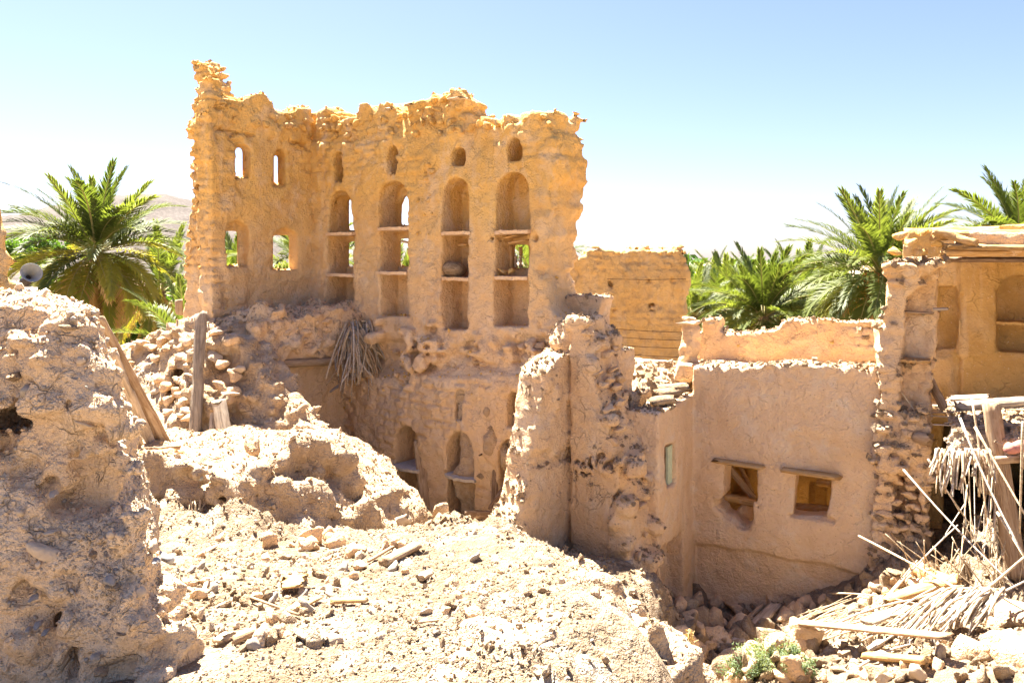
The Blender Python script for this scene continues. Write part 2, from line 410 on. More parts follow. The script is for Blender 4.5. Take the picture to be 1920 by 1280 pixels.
def scatter_mesh(name, pts, sizes, mat, parent=None, seed=1, label=None, cat=None, kind='stuff', variants=5, jag=.09, sub=1):
    """many small stones joined into one mesh"""
    r = np.random.default_rng(seed); base = [lump_arrays(sub, 2.3, jag * 2, seed * 7 + i, .75) for i in range(variants)]
    Vs, Fs, off = [], [], 0
    pts = np.asarray(pts); n = len(pts); ch = r.integers(0, variants, n)
    for k in range(variants):
        I = np.where(ch == k)[0]; V, F = base[k]; m = len(V)
        if not len(I): continue
        A = r.normal(size=(len(I), 4)); A /= np.linalg.norm(A, axis=1)[:, None]; w, x, y, z = A.T
        Rm = np.stack([1-2*(y*y+z*z), 2*(x*y-z*w), 2*(x*z+y*w), 2*(x*y+z*w), 1-2*(x*x+z*z), 2*(y*z-x*w), 2*(x*z-y*w), 2*(y*z+x*w), 1-2*(x*x+y*y)], 1).reshape(-1, 3, 3)
        S = np.asarray(sizes)[I][:, None, None] * r.uniform(.6, 1.3, (len(I), 1, 3))
        W = np.einsum('nij,nvj->nvi', Rm, V[None] * S) + pts[I][:, None, :]
        Vs.append(W.reshape(-1, 3)); Fs.append((F[None] + (np.arange(len(I)) * m)[:, None, None] + off).reshape(-1, 4)); off += m * len(I)
    loc = np.array(parent.location) if parent else pts.mean(0)
    o = add(name, np_mesh(name, np.concatenate(Vs) - loc, np.concatenate(Fs), smooth=sub > 1), mat, parent, (0, 0, 0) if parent else tuple(loc))
    return tag(o, label, cat, None, kind)

# ------------------------------------------------------------------ timber, boards, reeds
def timber(name, p0, p1, w, t, mat, roll=0, seed=0, parent=None, warp=.12, n=14, sides=10, square=4.0, bend=0, taper=1.0, split=.0, **tg):
    """weathered beam/board/pole from p0 to p1; w wide, t thick; ends broken unevenly"""
    r = np.random.default_rng(seed + 500); p0, p1 = Vector(p0), Vector(p1); L = (p1 - p0).length
    V, F = [], []
    ph = r.uniform(0, 6, 8)
    for i in range(n + 1):
        s_ = i / n; x = s_ * L
        e = 1 + (taper - 1) * s_
        wob = warp * (math.sin(s_ * 5 + ph[0]) * .5 + math.sin(s_ * 13 + ph[1]) * .3)
        for j in range(sides):
            a = (j + .5) / sides * 2 * math.pi; c, q = math.cos(a), math.sin(a)
            k = (abs(c) ** square + abs(q) ** square) ** (-1 / square)
            jj = 1 + r.normal(0, warp * .28)
            if split and math.sin(s_ * 9 + ph[2] + j) > 1 - split: jj *= .72
            xx = x
            if i == 0: xx = x + abs(r.normal(0, .25)) * w
            if i == n: xx = x - abs(r.normal(0, .35)) * w
            V.append((xx, c * k * w / 2 * e * jj + wob * w * .3, q * k * t / 2 * e * jj + bend * L * math.sin(math.pi * s_)))
    for i in range(n):
        for j in range(sides):
            a, b = i * sides + j, i * sides + (j + 1) % sides; F.append((a, a + sides, b + sides, b))
    me = bpy.data.meshes.new(name); c0 = len(V); V.append((w * .1, 0, 0)); c1 = len(V); V.append((L - w * .1, 0, bend * 0))
    for j in range(sides):
        F.append((c0, j, (j + 1) % sides)); F.append((c1, n * sides + (j + 1) % sides, n * sides + j))
    me.from_pydata(V, [], F); me.materials.append(mat)
    me.polygons.foreach_set('use_smooth', [sides > 8] * len(F)); me.update()
    o = bpy.data.objects.new(name, me); link(o)
    q = (p1 - p0).to_track_quat('X', 'Z') @ Euler((roll, 0, 0)).to_quaternion()
    o.rotation_mode = 'QUATERNION'; o.rotation_quaternion = q
    o.location = p0 - (parent.location if parent else Vector((0, 0, 0)))
    if parent: o.parent = parent
    return tag(o, **tg)
def tube(name, pts, r0, r1, mat, sides=5, parent=None, **tg):
    pts = [Vector(p) for p in pts]; V, F = [], []; n = len(pts)
    for i, p in enumerate(pts):
        d = (pts[min(i + 1, n - 1)] - pts[max(i - 1, 0)]).normalized(); u = d.orthogonal().normalized(); v = d.cross(u)
        if i and (V[-sides] - pts[i - 1]).dot(u) < 0: u = -u; v = -v
        pr = (V[-sides] - pts[i - 1]) if i else u
        u = (pr - d * pr.dot(d)).normalized(); v = d.cross(u); rr = r0 + (r1 - r0) * i / (n - 1)
        for j in range(sides):
            a = j / sides * 2 * math.pi; V.append(p + u * math.cos(a) * rr + v * math.sin(a) * rr)
    for i in range(n - 1):
        for j in range(sides): a, b = i * sides + j, i * sides + (j + 1) % sides; F.append((a, b, b + sides, a + sides))
    F.append(tuple(range(sides))[::-1]); F.append(tuple(range((n - 1) * sides, n * sides)))
    o0 = parent.location if parent else pts[0]
    me = bpy.data.meshes.new(name); me.from_pydata([v - o0 for v in V], [], F); me.materials.append(mat)
    me.polygons.foreach_set('use_smooth', [True] * len(F)); me.update()
    o = bpy.data.objects.new(name, me); link(o); o.location = (0, 0, 0) if parent else o0
    if parent: o.parent = parent
    return tag(o, **tg)
def reed(p0, p1, r, sag=0.03, side=0.0, parent=None, name='reed', mat=None, **tg):
    p0, p1 = Vector(p0), Vector(p1); L = (p1 - p0).length; n = 6; pts = []
    sd_ = (p1 - p0).cross(Vector((0, 0, 1))); sd_ = sd_.normalized() if sd_.length > 1e-4 else Vector((1, 0, 0))
    up = sd_.cross(p1 - p0).normalized()
    for i in range(n + 1):
        t = i / n; pts.append(p0.lerp(p1, t) + up * (sag * L * 4 * t * (1 - t)) + sd_ * side * L * 4 * t * (1 - t))
    return tube(name, pts, r, r * .6, mat or M['reed'], 5, parent, **tg)

LANDMARKS = [(300,1080,'the foot of the near wall stub'),(420,1205,'the white rectangular block'),(550,1110,'the round wooden disc'),(655,1135,'the curved broken board'),(750,1045,'the crumbling wood chunk'),(510,1142,'the long thin stick'),
 (895,1150,'the single pale rock in its hollow'),(970,1025,'the pale split board on the crest'),(1095,1095,'the flat pale slab on the crest'),(1155,1117,'the small slab on the crest edge'),(800,1174,'the small brown stick'),(460,1200,'the palm fibre tuft'),
 (1445,1200,'the squarish propped slab'),(1410,1190,'the pale plank in the pit'),(1300,1235,'the dry weed stalk'),(1395,1262,'the pale herb'),(1450,1250,'the largest herb'),(1280,1150,'the doorway recess'),(1540,1150,'the foot of the plastered wall'),
 (1630,1225,'the long weathered plank'),(1680,1185,'the pale curved board'),(1730,1140,'the splintered plank'),(1752,1096,'the broken pale log'),(1700,1075,'the foot of the pier'),(1750,1200,'the slumped reed fan'),(1880,1190,'the broken wall lumps at the right edge'),(1680,1256,'the short thick board')]
SIZES = ((.02,'pebble sized'),(.035,'egg sized'),(.05,'fist sized'),(.075,'double fist sized'),(.11,'head sized'),(.16,'bucket sized'),(9,'very large'))
def where(px, py):
    d, x, y, n_ = min(((px - a) ** 2 + (py - b_) ** 2, a, b_, t) for a, b_, t in LANDMARKS); d = math.sqrt(d); dx, dy = px - x, (py - y) * 1.4
    side = ('right of' if dx > 0 else 'left of') if abs(dx) > abs(dy) else ('below' if dy > 0 else 'above')
    return ('close ' if d < 25 else 'just ' if d < 50 else 'some way ' if d < 90 else 'well ') + side + ' ' + n_

def straw_bits(name, pts, nrm, n, ln, mat, parent, seed):
    r = np.random.default_rng(seed); I = r.choice(len(pts), min(n, len(pts)), False); p = pts[I]; m = nrm[I]; t = np.cross(m, r.normal(size=(len(I), 3))); t /= np.linalg.norm(t, axis=1)[:, None] + 1e-9
    t += m * r.uniform(-.2, .6, (len(I), 1)); b_ = np.cross(m, t); L = (ln * r.uniform(.4, 1.4, len(I)))[:, None]; w = L * .045; p = p + m * .003
    V = np.stack([p - t * L / 2 - b_ * w, p - t * L / 2 + b_ * w, p + t * L / 2, p - t * L / 2 + m * w * 1.5], 1).reshape(-1, 3); F = (np.arange(len(I)) * 4)[:, None, None] + np.array([[0, 1, 2], [1, 3, 2], [3, 0, 2]])
    loc = np.array(parent.location); return tag(add(name, np_mesh(name, V - loc, F.reshape(-1, 3), False), mat, parent), kind='stuff')
def surf(V, Q, nz=-2):
    a, b, c = V[Q[:, 0]], V[Q[:, 1]], V[Q[:, 3]]; n = np.cross(b - a, c - a); n /= np.linalg.norm(n, axis=1)[:, None] + 1e-9; k = n[:, 2] > nz; return a[k], n[k]

# ================================================================== GROUND
GC = [(310,1280,3.2),(600,1280,3.2),(900,1280,3.2),(1130,1280,3.25),(330,1100,4.4),(500,1100,4.6),(800,1100,4.4),(1000,1100,4.3),
      (330,1030,6),(500,1012,6.3),(700,1016,6.6),(850,1004,7.2),(960,1014,6.5),(1050,1050,5.4),(1100,1092,4.6),(1180,1160,4.0),(1232,1250,3.5),
      (1080,1048,9.3),(1180,1055,8.9),(1240,1130,8.3),(1262,1250,7.9),(1300,1160,10.3),(1300,1280,8.3),(1450,1135,10.1),(1450,1290,7.6),
      (1600,1092,9.6),(1530,1235,7.5),(1600,1290,6.4),(1740,1080,9.0),(1800,1170,7.6),(1920,1285,5.6),(1920,1160,7.3),(1900,1085,8.6),
      (820,992,8.9),(720,1004,8.4)]
GP = [tuple(P(*c)) for c in GC] + [(1.6,3,-3.0),(1.6,5,-3.6),(2.6,3.4,-2.9),(1.25,6.5,-3.75),(.98,4.6,-2.85),(1.0,3.8,-2.6),(1.2,2.4,-2.2),
      (0,1,-1.6),(0,-1.5,-1.6),(-1.5,2,-1.65),(-3,3,-1.9),(-1.2,11.6,-3.9),(.1,10.8,-3.75),(-.3,9.7,-3.35),(-4,10.4,-2.7),(-5,9,-2.5),(-6,6,-2.2),
      (-4.5,5,-2.1),(-3.2,7.5,-2.3),(6,11,-3.5),(7,7,-3.1),(4.5,4.5,-2.7),(5,12,-3.6),(-3,13,-4),(3,13,-4.2),(-7,13,-4.2),(1.2,12.5,-4.2),
      (-10,25,-6),(10,25,-6),(0,20,-5),(0,40,-6.2),(-22,30,-6),(25,30,-6),(-10,-10,-2),(10,-10,-2.2),(-12,10,-4),(12,12,-4.2),(0,-25,-3)]
GP = np.array(GP)
_A = np.sqrt(((GP[:, None, :2] - GP[None, :, :2]) ** 2).sum(-1) + .03) ; _w = np.linalg.solve(_A + np.eye(len(GP)) * 1e-3, GP[:, 2] + 3.5)
def gh(x, y):
    x = np.atleast_1d(np.asarray(x, float)); y = np.atleast_1d(np.asarray(y, float)); out = np.zeros(len(x))
    for i in range(0, len(x), 40000):
        d = np.sqrt((x[i:i+40000, None] - GP[:, 0]) ** 2 + (y[i:i+40000, None] - GP[:, 1]) ** 2 + .03); out[i:i+40000] = d @ _w - 3.5
    r = np.hypot(x, y); f = np.clip((r - 35) / 40, 0, 1); return out * (1 - f) - 6.5 * f
def vnoise(x, y, s, seed):
    r = np.random.default_rng(seed); T = r.uniform(-1, 1, (256, 256)); x, y = x / s + 900, y / s + 900; i, j = x.astype(int), y.astype(int); fx, fy = x - i, y - j
    fx = fx * fx * (3 - 2 * fx); fy = fy * fy * (3 - 2 * fy); g = lambda a, b: T[a % 256, b % 256]
    return (g(i, j) * (1 - fx) + g(i + 1, j) * fx) * (1 - fy) + (g(i, j + 1) * (1 - fx) + g(i + 1, j + 1) * fx) * fy
def grough(x, y):
    r = np.hypot(x, y); fade = np.clip((40 - r) / 20, 0.15, 1)
    b = np.abs(vnoise(x, y, .35, 3)); lumpy = np.clip(vnoise(x, y, .9, 8) + .35, 0.1, 1.2)
    rub = .6 + .8 * np.clip((y - 4.4) / 1.2, 0, 1) + .8 * np.clip((x - 1.5) / .5, 0, 1); rub = rub * fade * (.25 + .9 * np.clip(vnoise(x, y, .55, 33) + .5, 0, 1)) * (1 - .7 * np.clip((x - .2) / .3, 0, 1) * np.clip((1.5 - x) / .3, 0, 1))
    c1 = 1 - np.abs(vnoise(x, y, .3, 7)); c2 = 1 - np.abs(vnoise(x + .3 * vnoise(x, y, .2, 21), y, .15, 4)); c3 = 1 - np.abs(vnoise(x, y, .075, 5))
    return fade * (vnoise(x, y, 1.1, 1) * .06 + vnoise(x, y, .45, 2) * .04) + rub * (lumpy * (.06 * b + .10 * (1 - c1) + .085 * (1 - c2) + .045 * (1 - c3)) + vnoise(x, y, .035, 6) * .012)
def gz(x, y): return gh(x, y) + grough(np.atleast_1d(np.asarray(x, float)), np.atleast_1d(np.asarray(y, float)))
az = np.concatenate([np.linspace(-36, 36, 500), np.linspace(36, 324, 90)[1:-1]]); az = np.radians(az)
rr = np.concatenate([[.3, 1, 1.8], np.geomspace(2.6, 12, 270), np.geomspace(12.1, 60, 90), np.geomspace(62, 4500, 30)])
AZ, RR = np.meshgrid(az, rr, indexing='ij'); GX, GY = (RR * np.sin(AZ)).ravel(), (RR * np.cos(AZ)).ravel()
GZ = gz(GX, GY); n0, n1 = AZ.shape; idx = np.arange(n0 * n1).reshape(n0, n1)
nx = np.roll(idx, -1, 0); gF = np.stack([idx[:, :-1], idx[:, 1:], nx[:, 1:], nx[:, :-1]], -1).reshape(-1, 4)[:, ::-1]
V_ = np.column_stack([GX, GY, GZ]); V_ = np.vstack([V_, [0, 0, gz(0, 0)[0]]])
g = add('ground', np_mesh('ground', V_, gF), M['ground']); tag(g, kind='structure')

# ================================================================== MAIN RUIN (tall wall with shelf niches)
N = Frame(-3.3, 13.1, 38)
house = empty('ruined_house', N.W(0, 0, -4), 'tall ruined mud brick house with arched shelf niches and ragged crown, largest ruin here', 'ruined house'); FR[house.name] = N
def arch(x0, x1, yt, yb, point=.6, spring=None):
    s = spring if spring is not None else min((x1 - x0) * .75, (yb - yt) * .5); m = (x0 + x1) / 2; L = []
    for t in np.linspace(0, 1, 5): L.append((x0 + (m - x0) * (1 - math.cos(t * math.pi / 2)) ** (1.25 - point * .3), yt + s * (1 - math.sin(t * math.pi / 2) ** .9)))
    Rr = [(x0 + x1 - x, y) for x, y in L[::-1]][1:]
    return [(x0, yb)] + L + Rr + [(x1, yb)]
h = .031
lo = (-.55, -.42, -4.3); hi = (5.55, .95, 2.75)
v = Vol(lo, hi, h)
out = [(560,205),(575,199),(600,199),(615,206),(630,213),(640,222),(648,216),(660,217),(668,206),(690,200),(720,196),(735,201),(745,210),(755,206),(758,196),(776,197),(784,186),(800,177),(815,169),(830,164),(845,169),(856,176),(862,184),(856,200),(856,212),(870,210),(886,225),(900,228),(925,219),(955,215),(982,210),(1004,211),(1022,206),(1034,199),(1026,201),(1028,216),(1028,236),(1040,250),(1044,275),(1048,297),(1044,312),(1042,335),(1032,346),(1031,370),(1034,386),(1026,402),(1024,420),(1028,440),(1022,455),(1024,480),(1020,500),(1014,512),(1020,540),(1026,575),(1050,600),(1080,618),(1088,1080),(540,1080)]
D = v.prism(N.uvs(out), 'uv')
U, Vv = v.G2(0, 2)
def py_line(pts, w=0.0):         # v of a line given in picture points, as a function of u
    q = sorted(N.uv(x, y, w) for x, y in pts); return np.interp(U, [a for a, _ in q], [b for _, b in q])
def step(d, wd): return 1 / (1 + np.exp(-np.clip(d / wd, -30, 30)))
crown = py_line([(560,275),(620,262),(690,268),(740,258),(800,262),(850,238),(950,232),(1000,225),(1090,235)])
ledge = py_line([(560,620),(690,640),(760,640),(830,632),(1000,634),(1090,640)])
low = py_line([(560,700),(690,700),(820,695),(1000,690),(1090,690)])
w0 = .07 * step(Vv - crown, .03) + .10 * step(ledge - Vv, .03) - .26 * step(low - Vv, .04)
w0 = w0 + .03 * np.sin(U * 1.7 + Vv * 1.1)
w0 = np.expand_dims(w0, 1); Wc = v.ax[1].reshape(1, -1, 1)
top_thin = np.expand_dims(np.clip((Vv - 1.6) * .12, 0, .2), 1)
v.F = np.maximum(D, np.maximum(w0 - Wc, Wc - (.72 - top_thin)))
# holes and hollows
for px, py, r_ in ((773,718,.05),(1000,446,.05),(922,447,.035),(805,620,.12),(760,720,.03),(745,690,.04),(1012,512,.1)):
    u_, v_ = N.uv(px, py); v.blob((u_, float(w0.min()) if py > 690 else .0, v_), (r_, .14, r_), k=.02, sub=True)
# the slumped, scarred band of wall right of the fibre bundle
for q in range(46):
    px, py = rng.uniform(690, 830), rng.uniform(595, 800)
    if py > 700 and px > 800 - (py - 700) * .3: continue
    u_, v_ = N.uv(px, py); v.blob((u_, .04 - rng.uniform(0, .14), v_), (rng.uniform(.06, .13), .1, rng.uniform(.04, .07)), rotm(*rng.uniform(-.2, .2, 3)), k=.02, p=3.6)
for q in range(70):
    px, py = rng.uniform(820, 1085), rng.uniform(618, 682); u_, v_ = N.uv(px, py)
    v.blob((u_, .1 + rng.uniform(-.05, .05), v_), (rng.uniform(.05, .1), .1, rng.uniform(.04, .08)), k=.025, p=3)
amt = np.expand_dims(step(Vv - crown + .12, .12) + step(ledge + .05 - Vv, .1) * step(Vv - low - .03, .06) + step(U - N.at(1010)[0], .1) * step(Vv - ledge, .1) * .35 + .2, 1).clip(.2, .9)
brickwork(v, 0, 1.0, seed=1, mask=np.expand_dims(.45 + .7 * step(Vv - crown + .3, .15) + .6 * step(ledge + .05 - Vv, .1), 1))
v.rough(11, ((.7, .02), (.3, .016), (.13, .014)), mask=1.0); v.F += lat_noise(v.ax, (.11, .11, .065), 95) * .011; v.rough(12, ((.26, .04), (.13, .038), (.07, .018)), mask=amt)
niches = [('n1', 612, 658, 357, 583), ('n2', 709, 765, 339, 593), ('n3', 829, 878, 333, 618), ('n4', 927, 988, 321, 612)]
for _, a, b, yt, yb in niches:
    v.cut(v.prism(N.uvs(arch(a, b, yt, yb, spring=38)), 'uv', -1, .42), .012)
for a, b, yt, yb in ((623,640,284,342),(727,743,272,326),(842,867,275,310),(947,974,257,301)):
    v.cut(v.prism(N.uvs(arch(a, b, yt, yb)), 'uv', -1, .36), .015)
for poly in ([(650,376),(656,368),(668,368),(668,432),(650,432)], [(649,453),(668,453),(668,500),(649,500)], [(748,384),(757,367),(776,364),(776,422),(748,422)], [(747,447),(776,447),(776,500),(747,500)], [(856,462),(861,462),(861,492),(856,492)], [(962,459),(990,459),(990,502),(962,502)]):
    for a_, b_ in ((.2, .5), (.5, .58), (.58, .66), (.66, 1.2)): v.cut(v.prism(N.uvs(poly, max(.42, a_)), 'uv', a_ - .01, b_), .0)
for a, b, yt, yb, dp in ((738,780,799,1000,.30),(836,888,808,1000,.32),(851,868,729,788,.34),(953,970,735,800,.34),(938,972,822,1000,.45)):
    v.cut(v.prism(N.uvs(arch(a, b, yt, yb), -.15), 'uv', -1, dp), .012)
wall_o, WV, WQ = vol_obj('niche_wall', v, M['wall'], house)

# --- side wall with four windows, ending in a thick pier
v = Vol((-1.35, -2.75, -1.75), (.12, .95, 3.15), h)
sp = [(398,150),(418,152),(423,168),(432,177),(450,182),(457,190),(468,183),(492,182),(503,192),(520,199),(545,212),(553,212),(558,203),(575,199),(592,200),(592,640),(398,640)]
side = v.prism(N.wvs(sp), 'wv', -.42, 0.0)
w_e = N.wv(427, 500)[0]; w_t = N.wv(405, 200)[0]
pier_pts = [(364,118),(374,116),(382,128),(388,142),(396,160),(404,200),(408,260),(411,330),(413,395),(424,432),(427,470),(429,560),(430,625),(340,640),(346,560),(346,470),(352,430),(360,380),(364,330),(366,260),(364,200),(362,160)]
Wc = v.ax[1].reshape(1, -1, 1); 
pier = np.maximum(v.prism(N.uvs(pier_pts, w_e), 'uv'), np.maximum(w_e - Wc, Wc - (w_e + .34)))
v.F = smin(side, pier, .05)
ramp = v.prism(N.wvs([(392,146),(404,150),(418,158),(423,170),(430,178),(440,188),(440,300),(392,300)]), 'wv', -.42, .0); v.union(ramp, .04)
u_, v_ = -.42, 0
for px, py in ((536,242),(603,257)):
    w_, z_ = N.wv(px, py); v.blob((0, w_, z_ - .02), (.12, .05, .05), k=.02, sub=True)
# long open joint under the crown
w1, z1 = N.wv(408, 240); w2, z2 = N.wv(592, 278)
for t in np.linspace(0, 1, 34):
    v.blob((0.01, w1 + (w2 - w1) * t, z1 + (z2 - z1) * t + .012 * math.sin(t * 25)), (.03, .06, .013), k=.012, sub=True)
for q in range(120):       # broken pier end: bricks pulled out unevenly
    px, py = rng.uniform(366, 400), rng.uniform(210, 430); u_, v_ = N.uv(px, py, w_e)
    v.blob((u_, w_e + rng.uniform(-.03, .08), v_), (rng.uniform(.06, .11), .07, rng.uniform(.035, .06)), k=.02, p=3.2, sub=rng.random() < .5)
zc = v.ax[2].reshape(1, 1, -1); yc = v.ax[1].reshape(1, -1, 1)
amt = (step(zc - 1.78, .1) * .8 + step(w_e + .3 - yc, .06) * .3 + .2).clip(0, 1.0); brickwork(v, 1, 1.0, seed=2, mask=.4 + .7 * step(zc - 1.6, .15)); brickwork(v, 0, 1.3, rowh=.13, seed=3, mask=step(w_e + .25 - yc, .03))
v.rough(21, ((.7, .02), (.3, .016), (.14, .012)), mask=1.0); v.rough(22, ((.26, .03), (.13, .032), (.07, .016)), mask=amt)
def wcut(front, back, mid=-.2):
    v.cut(v.prism(N.wvs(front), 'wv', mid, 1), .02); [v.cut(v.prism(N.wvs(back, u_), 'wv', u_ - .061, u_ + .01), .0) for u_ in np.arange(mid, -1.4, -.06)]
wcut(arch(443,470,271,334), arch(441,457,276,332)); wcut(arch(515,538,280,350), arch(514,523,290,346))
wcut(arch(425,468,414,500,spring=22), [(420,433),(447,433),(447,498),(420,498)]); wcut(arch(513,560,429,506,spring=18), [(512,441),(544,441),(544,505),(512,505)])
side_o, SV, SQ = vol_obj('side_wall', v, M['wall'], house)

# --- remains of the upper floor and the lower room's left wall
v = Vol((-.5, -3.1, -4.3), (1.5, .2, -.55), .03)
fp = [(468,640),(485,612),(520,600),(560,594),(610,580),(660,582),(690,594),(705,600),(712,1040),(468,1040)]
zc = v.ax[2].reshape(1, 1, -1); zl = N.wv(560, 680, 1.1)[1]
D = v.prism(N.wvs(fp, 1.12), 'wv'); uc = v.ax[0].reshape(-1, 1, 1)
v.F = np.maximum(D, np.maximum(-.3 - uc, uc - (1.05 + .16 * step(zc - zl, .03))))
for q in range(80):
    px, py = rng.uniform(475, 715), rng.uniform(596, 668); w_, z_ = N.wv(px, py, 1.15)
    v.blob((1.08 + rng.uniform(-.08, .1), w_, z_), (rng.uniform(.06, .15), rng.uniform(.06, .14), rng.uniform(.045, .09)), rotm(*rng.uniform(-.3, .3, 3)), k=.04, p=3.2)
for q in range(60):
    px, py = rng.uniform(490, 690), rng.uniform(590, 640)
    v.blob((rng.uniform(0, 1), N.wv(px, py, 1.0)[0], -.84 + rng.uniform(-.05, .06)), rng.uniform(.06, .16, 3), k=.05)
v.rough(31, ((.5, .02), (.2, .012), (.08, .008))); v.rough(32, ((.25, .03), (.12, .028), (.06, .014)), mask=step(zc - zl + .1, .08))
floor_o, FV, FQ = vol_obj('floor_remains', v, M['wall_low'], house)

# --- stub wall and right panel (outer corner) running towards the camera
v = Vol((4.4, -2.35, -4.3), (7.1, .9, -.45), .027)
kp = [(1024,704),(1032,690),(1048,674),(1066,662),(1088,650),(1100,650),(1100,1100),(945,1100),(958,985),(978,950),(992,890),(1004,830),(1014,760),(1022,722)]
K = v.prism(N.wvs(kp, 5.38), 'wv', 5.02, 5.38)
rp = [(1070,640),(1076,604),(1092,600),(1096,650),(1108,700),(1126,760),(1146,830),(1160,900),(1168,980),(1176,1060),(1190,1160),(1205,1330),(1070,1330)]
RPn = v.prism(N.uvs(rp, -.5), 'uv', -.5, .12)
fl = v.prism(N.uvs([(1045,514),(1062,511),(1090,514),(1100,519),(1127,527),(1129,560),(1122,590),(1125,650),(1045,650)], .5), 'uv', .5, .85)
v.F = np.minimum(np.minimum(K, RPn), fl)
v.union(v.box((5.0, -.4, -4), (5.6, .7, -1.1)), .06)
for q in range(80):
    t = rng.random(); py = 600 + 690 * t; px = np.interp(py, [600,700,830,980,1060,1290], [1086,1104,1144,1166,1174,1204]) + rng.uniform(-2, 26)
    u_, v_ = N.uv(px, py, -.35); v.blob((u_, rng.uniform(-.5, .15), v_), (rng.uniform(.06, .12), rng.uniform(.06, .12), rng.uniform(.05, .10)), rotm(*rng.uniform(-.25, .25, 3)), k=.06, p=3)
for q in range(90):
    py = rng.uniform(700, 1060); px = np.interp(py, [694,760,830,890,950,985,1060], [1026,1014,1004,994,978,958,945]) + rng.uniform(0, 18)
    w_, z_ = N.wv(px, py, 5.3); v.blob((rng.uniform(5.02, 5.34), w_, z_), (rng.uniform(.05, .1), rng.uniform(.05, .1), rng.uniform(.04, .08)), rotm(*rng.uniform(-.25, .25, 3)), k=.05, p=3)
for q in range(60):
    px = rng.uniform(1060, 1135); u_, v_ = N.uv(px, rng.uniform(612, 650) + max(0, px - 1120) * 1.5, 0)
    v.blob((u_, rng.uniform(-.4, .4), v_), (rng.uniform(.06, .12), rng.uniform(.06, .1), rng.uniform(.04, .08)), rotm(*rng.uniform(-.3, .3, 3)), k=.05, p=3)
for q in range(26):      # row of exposed bricks across the panel
    px = 1082 + q * 4.6; u_, v_ = N.uv(px, 872 + 10 * math.sin(q * .6), -.5); v.blob((u_, -.47, v_), (.045, .07, .075), k=.012, p=3, sub=(q % 3 == 0))
for q in range(60):      # scar where the render has fallen, and the crack below it
    px = rng.uniform(985, 1080); w_, z_ = N.wv(px, 842 + (1080 - px) * .12 + rng.uniform(-6, 22), 5.38); v.blob((5.39, w_, z_), (.05, rng.uniform(.04, .09), rng.uniform(.03, .05)), k=.015, sub=True)
def crack(vv, fr, pts, w, r=.012, depth=.09, seed=0):
    rg = np.random.default_rng(seed); q = [np.array(fr.uv(x, y, w)) for x, y in pts]
    for a, b in zip(q[:-1], q[1:]):
        n_ = max(2, int(np.linalg.norm(b - a) / .02))
        for t in np.linspace(0, 1, n_):
            c = a + (b - a) * t + rg.normal(0, .007, 2); vv.blob((c[0], w, c[1]), (r * rg.uniform(.7, 1.6), depth, r * 1.8), k=.006, sub=True)
crack(v, N, [(1175,880),(1168,910),(1150,935),(1143,965),(1152,985),(1162,1010),(1160,1030)], -.5, seed=1)
crack(v, N, [(1168,910),(1183,935),(1188,960),(1184,985)], -.5, seed=2)
crack(v, N, [(1079,880),(1078,930),(1080,985)], -.5, .009, seed=3)
brickwork(v, 0, .22, seed=4); v.rough(41, ((.6, .018), (.28, .012), (.13, .008), (.065, .006)))
stub_o, KV, KQ = vol_obj('stub_wall', v, M['wall_low'], house)

def courses(fr, poly, w, parent, n_max, meshes, size=(.17, .12, .085), surf=.0, name='brick', axis='uv', seed=0, u0=0.0, vert=False):
    """lay half-buried bricks in rough courses over a region of a wall, given as picture points"""
    r = np.random.default_rng(seed); L = fr.uvs(poly, w) if axis == 'uv' else fr.wvs(poly, w); L = np.array(L); out_ = []
    (a0, b0), (a1, b1) = L.min(0), L.max(0); z = b0; k = 0
    dz = size[2] * 2.05; da = size[0] * 1.08
    while z < b1:
        a = a0 + (da * .5 if k % 2 else 0)
        while a < a1:
            out_.append((a + r.normal(0, .02), z + r.normal(0, .012))); a += da * r.uniform(.85, 1.25)
        z += dz; k += 1
    A = np.array(out_); s = poly_sdf(L, A[:, 0], A[:, 1]); A = A[s < -.01]; 
    if len(A) > n_max: A = A[r.choice(len(A), n_max, False)]
    for a, z in A:
        off = surf + r.uniform(-.03, .045)
        p_ = fr.W(a, w + off, z) if axis == 'uv' else fr.W(w - off, a, z)
        yaw = -R(fr.deg) + (0 if axis == 'uv' else math.pi / 2)
        sz = (size[0] * .5 * r.uniform(.75, 1.15), size[1] * .5 * r.uniform(.85, 1.2), size[2] * r.uniform(.75, 1.1))
        lump(name, meshes, p_, sz, (r.normal(0, .1), r.normal(0, .12), yaw + r.normal(0, .15)), parent)
    return len(A)
nb = 0
nb += courses(N, [(590,204),(640,225),(690,204),(735,205),(780,200),(810,175),(850,172),(860,215),(900,232),(985,216),(1022,206),(1028,240),(985,240),(860,246),(760,255),(690,258),(610,262),(590,250)], .0, house, 170, BRICKS, (.15, .26, .075), .12, seed=1)
nb += courses(N, [(783,300),(812,300),(810,470),(800,600),(775,600),(782,470)], 0, house, 60, BRICKS, (.13, .2, .05), .08, seed=2)
nb += courses(N, [(790,626),(1070,632),(1075,650),(960,688),(830,690),(790,690)], 0, house, 60, BRICKS_LOW, (.2, .24, .07), .11, seed=3)
courses(N, [(424,184),(440,190),(456,196),(500,194),(545,216),(585,206),(590,262),(500,250),(412,232)], 0, house, 100, BRICKS, (.15, .24, .075), .07, axis='wv', seed=4)
courses(N, [(370,190),(392,190),(400,230),(402,400),(366,400),(368,250)], w_e, house, 50, BRICKS, (.2, .16, .07), .06, seed=5)
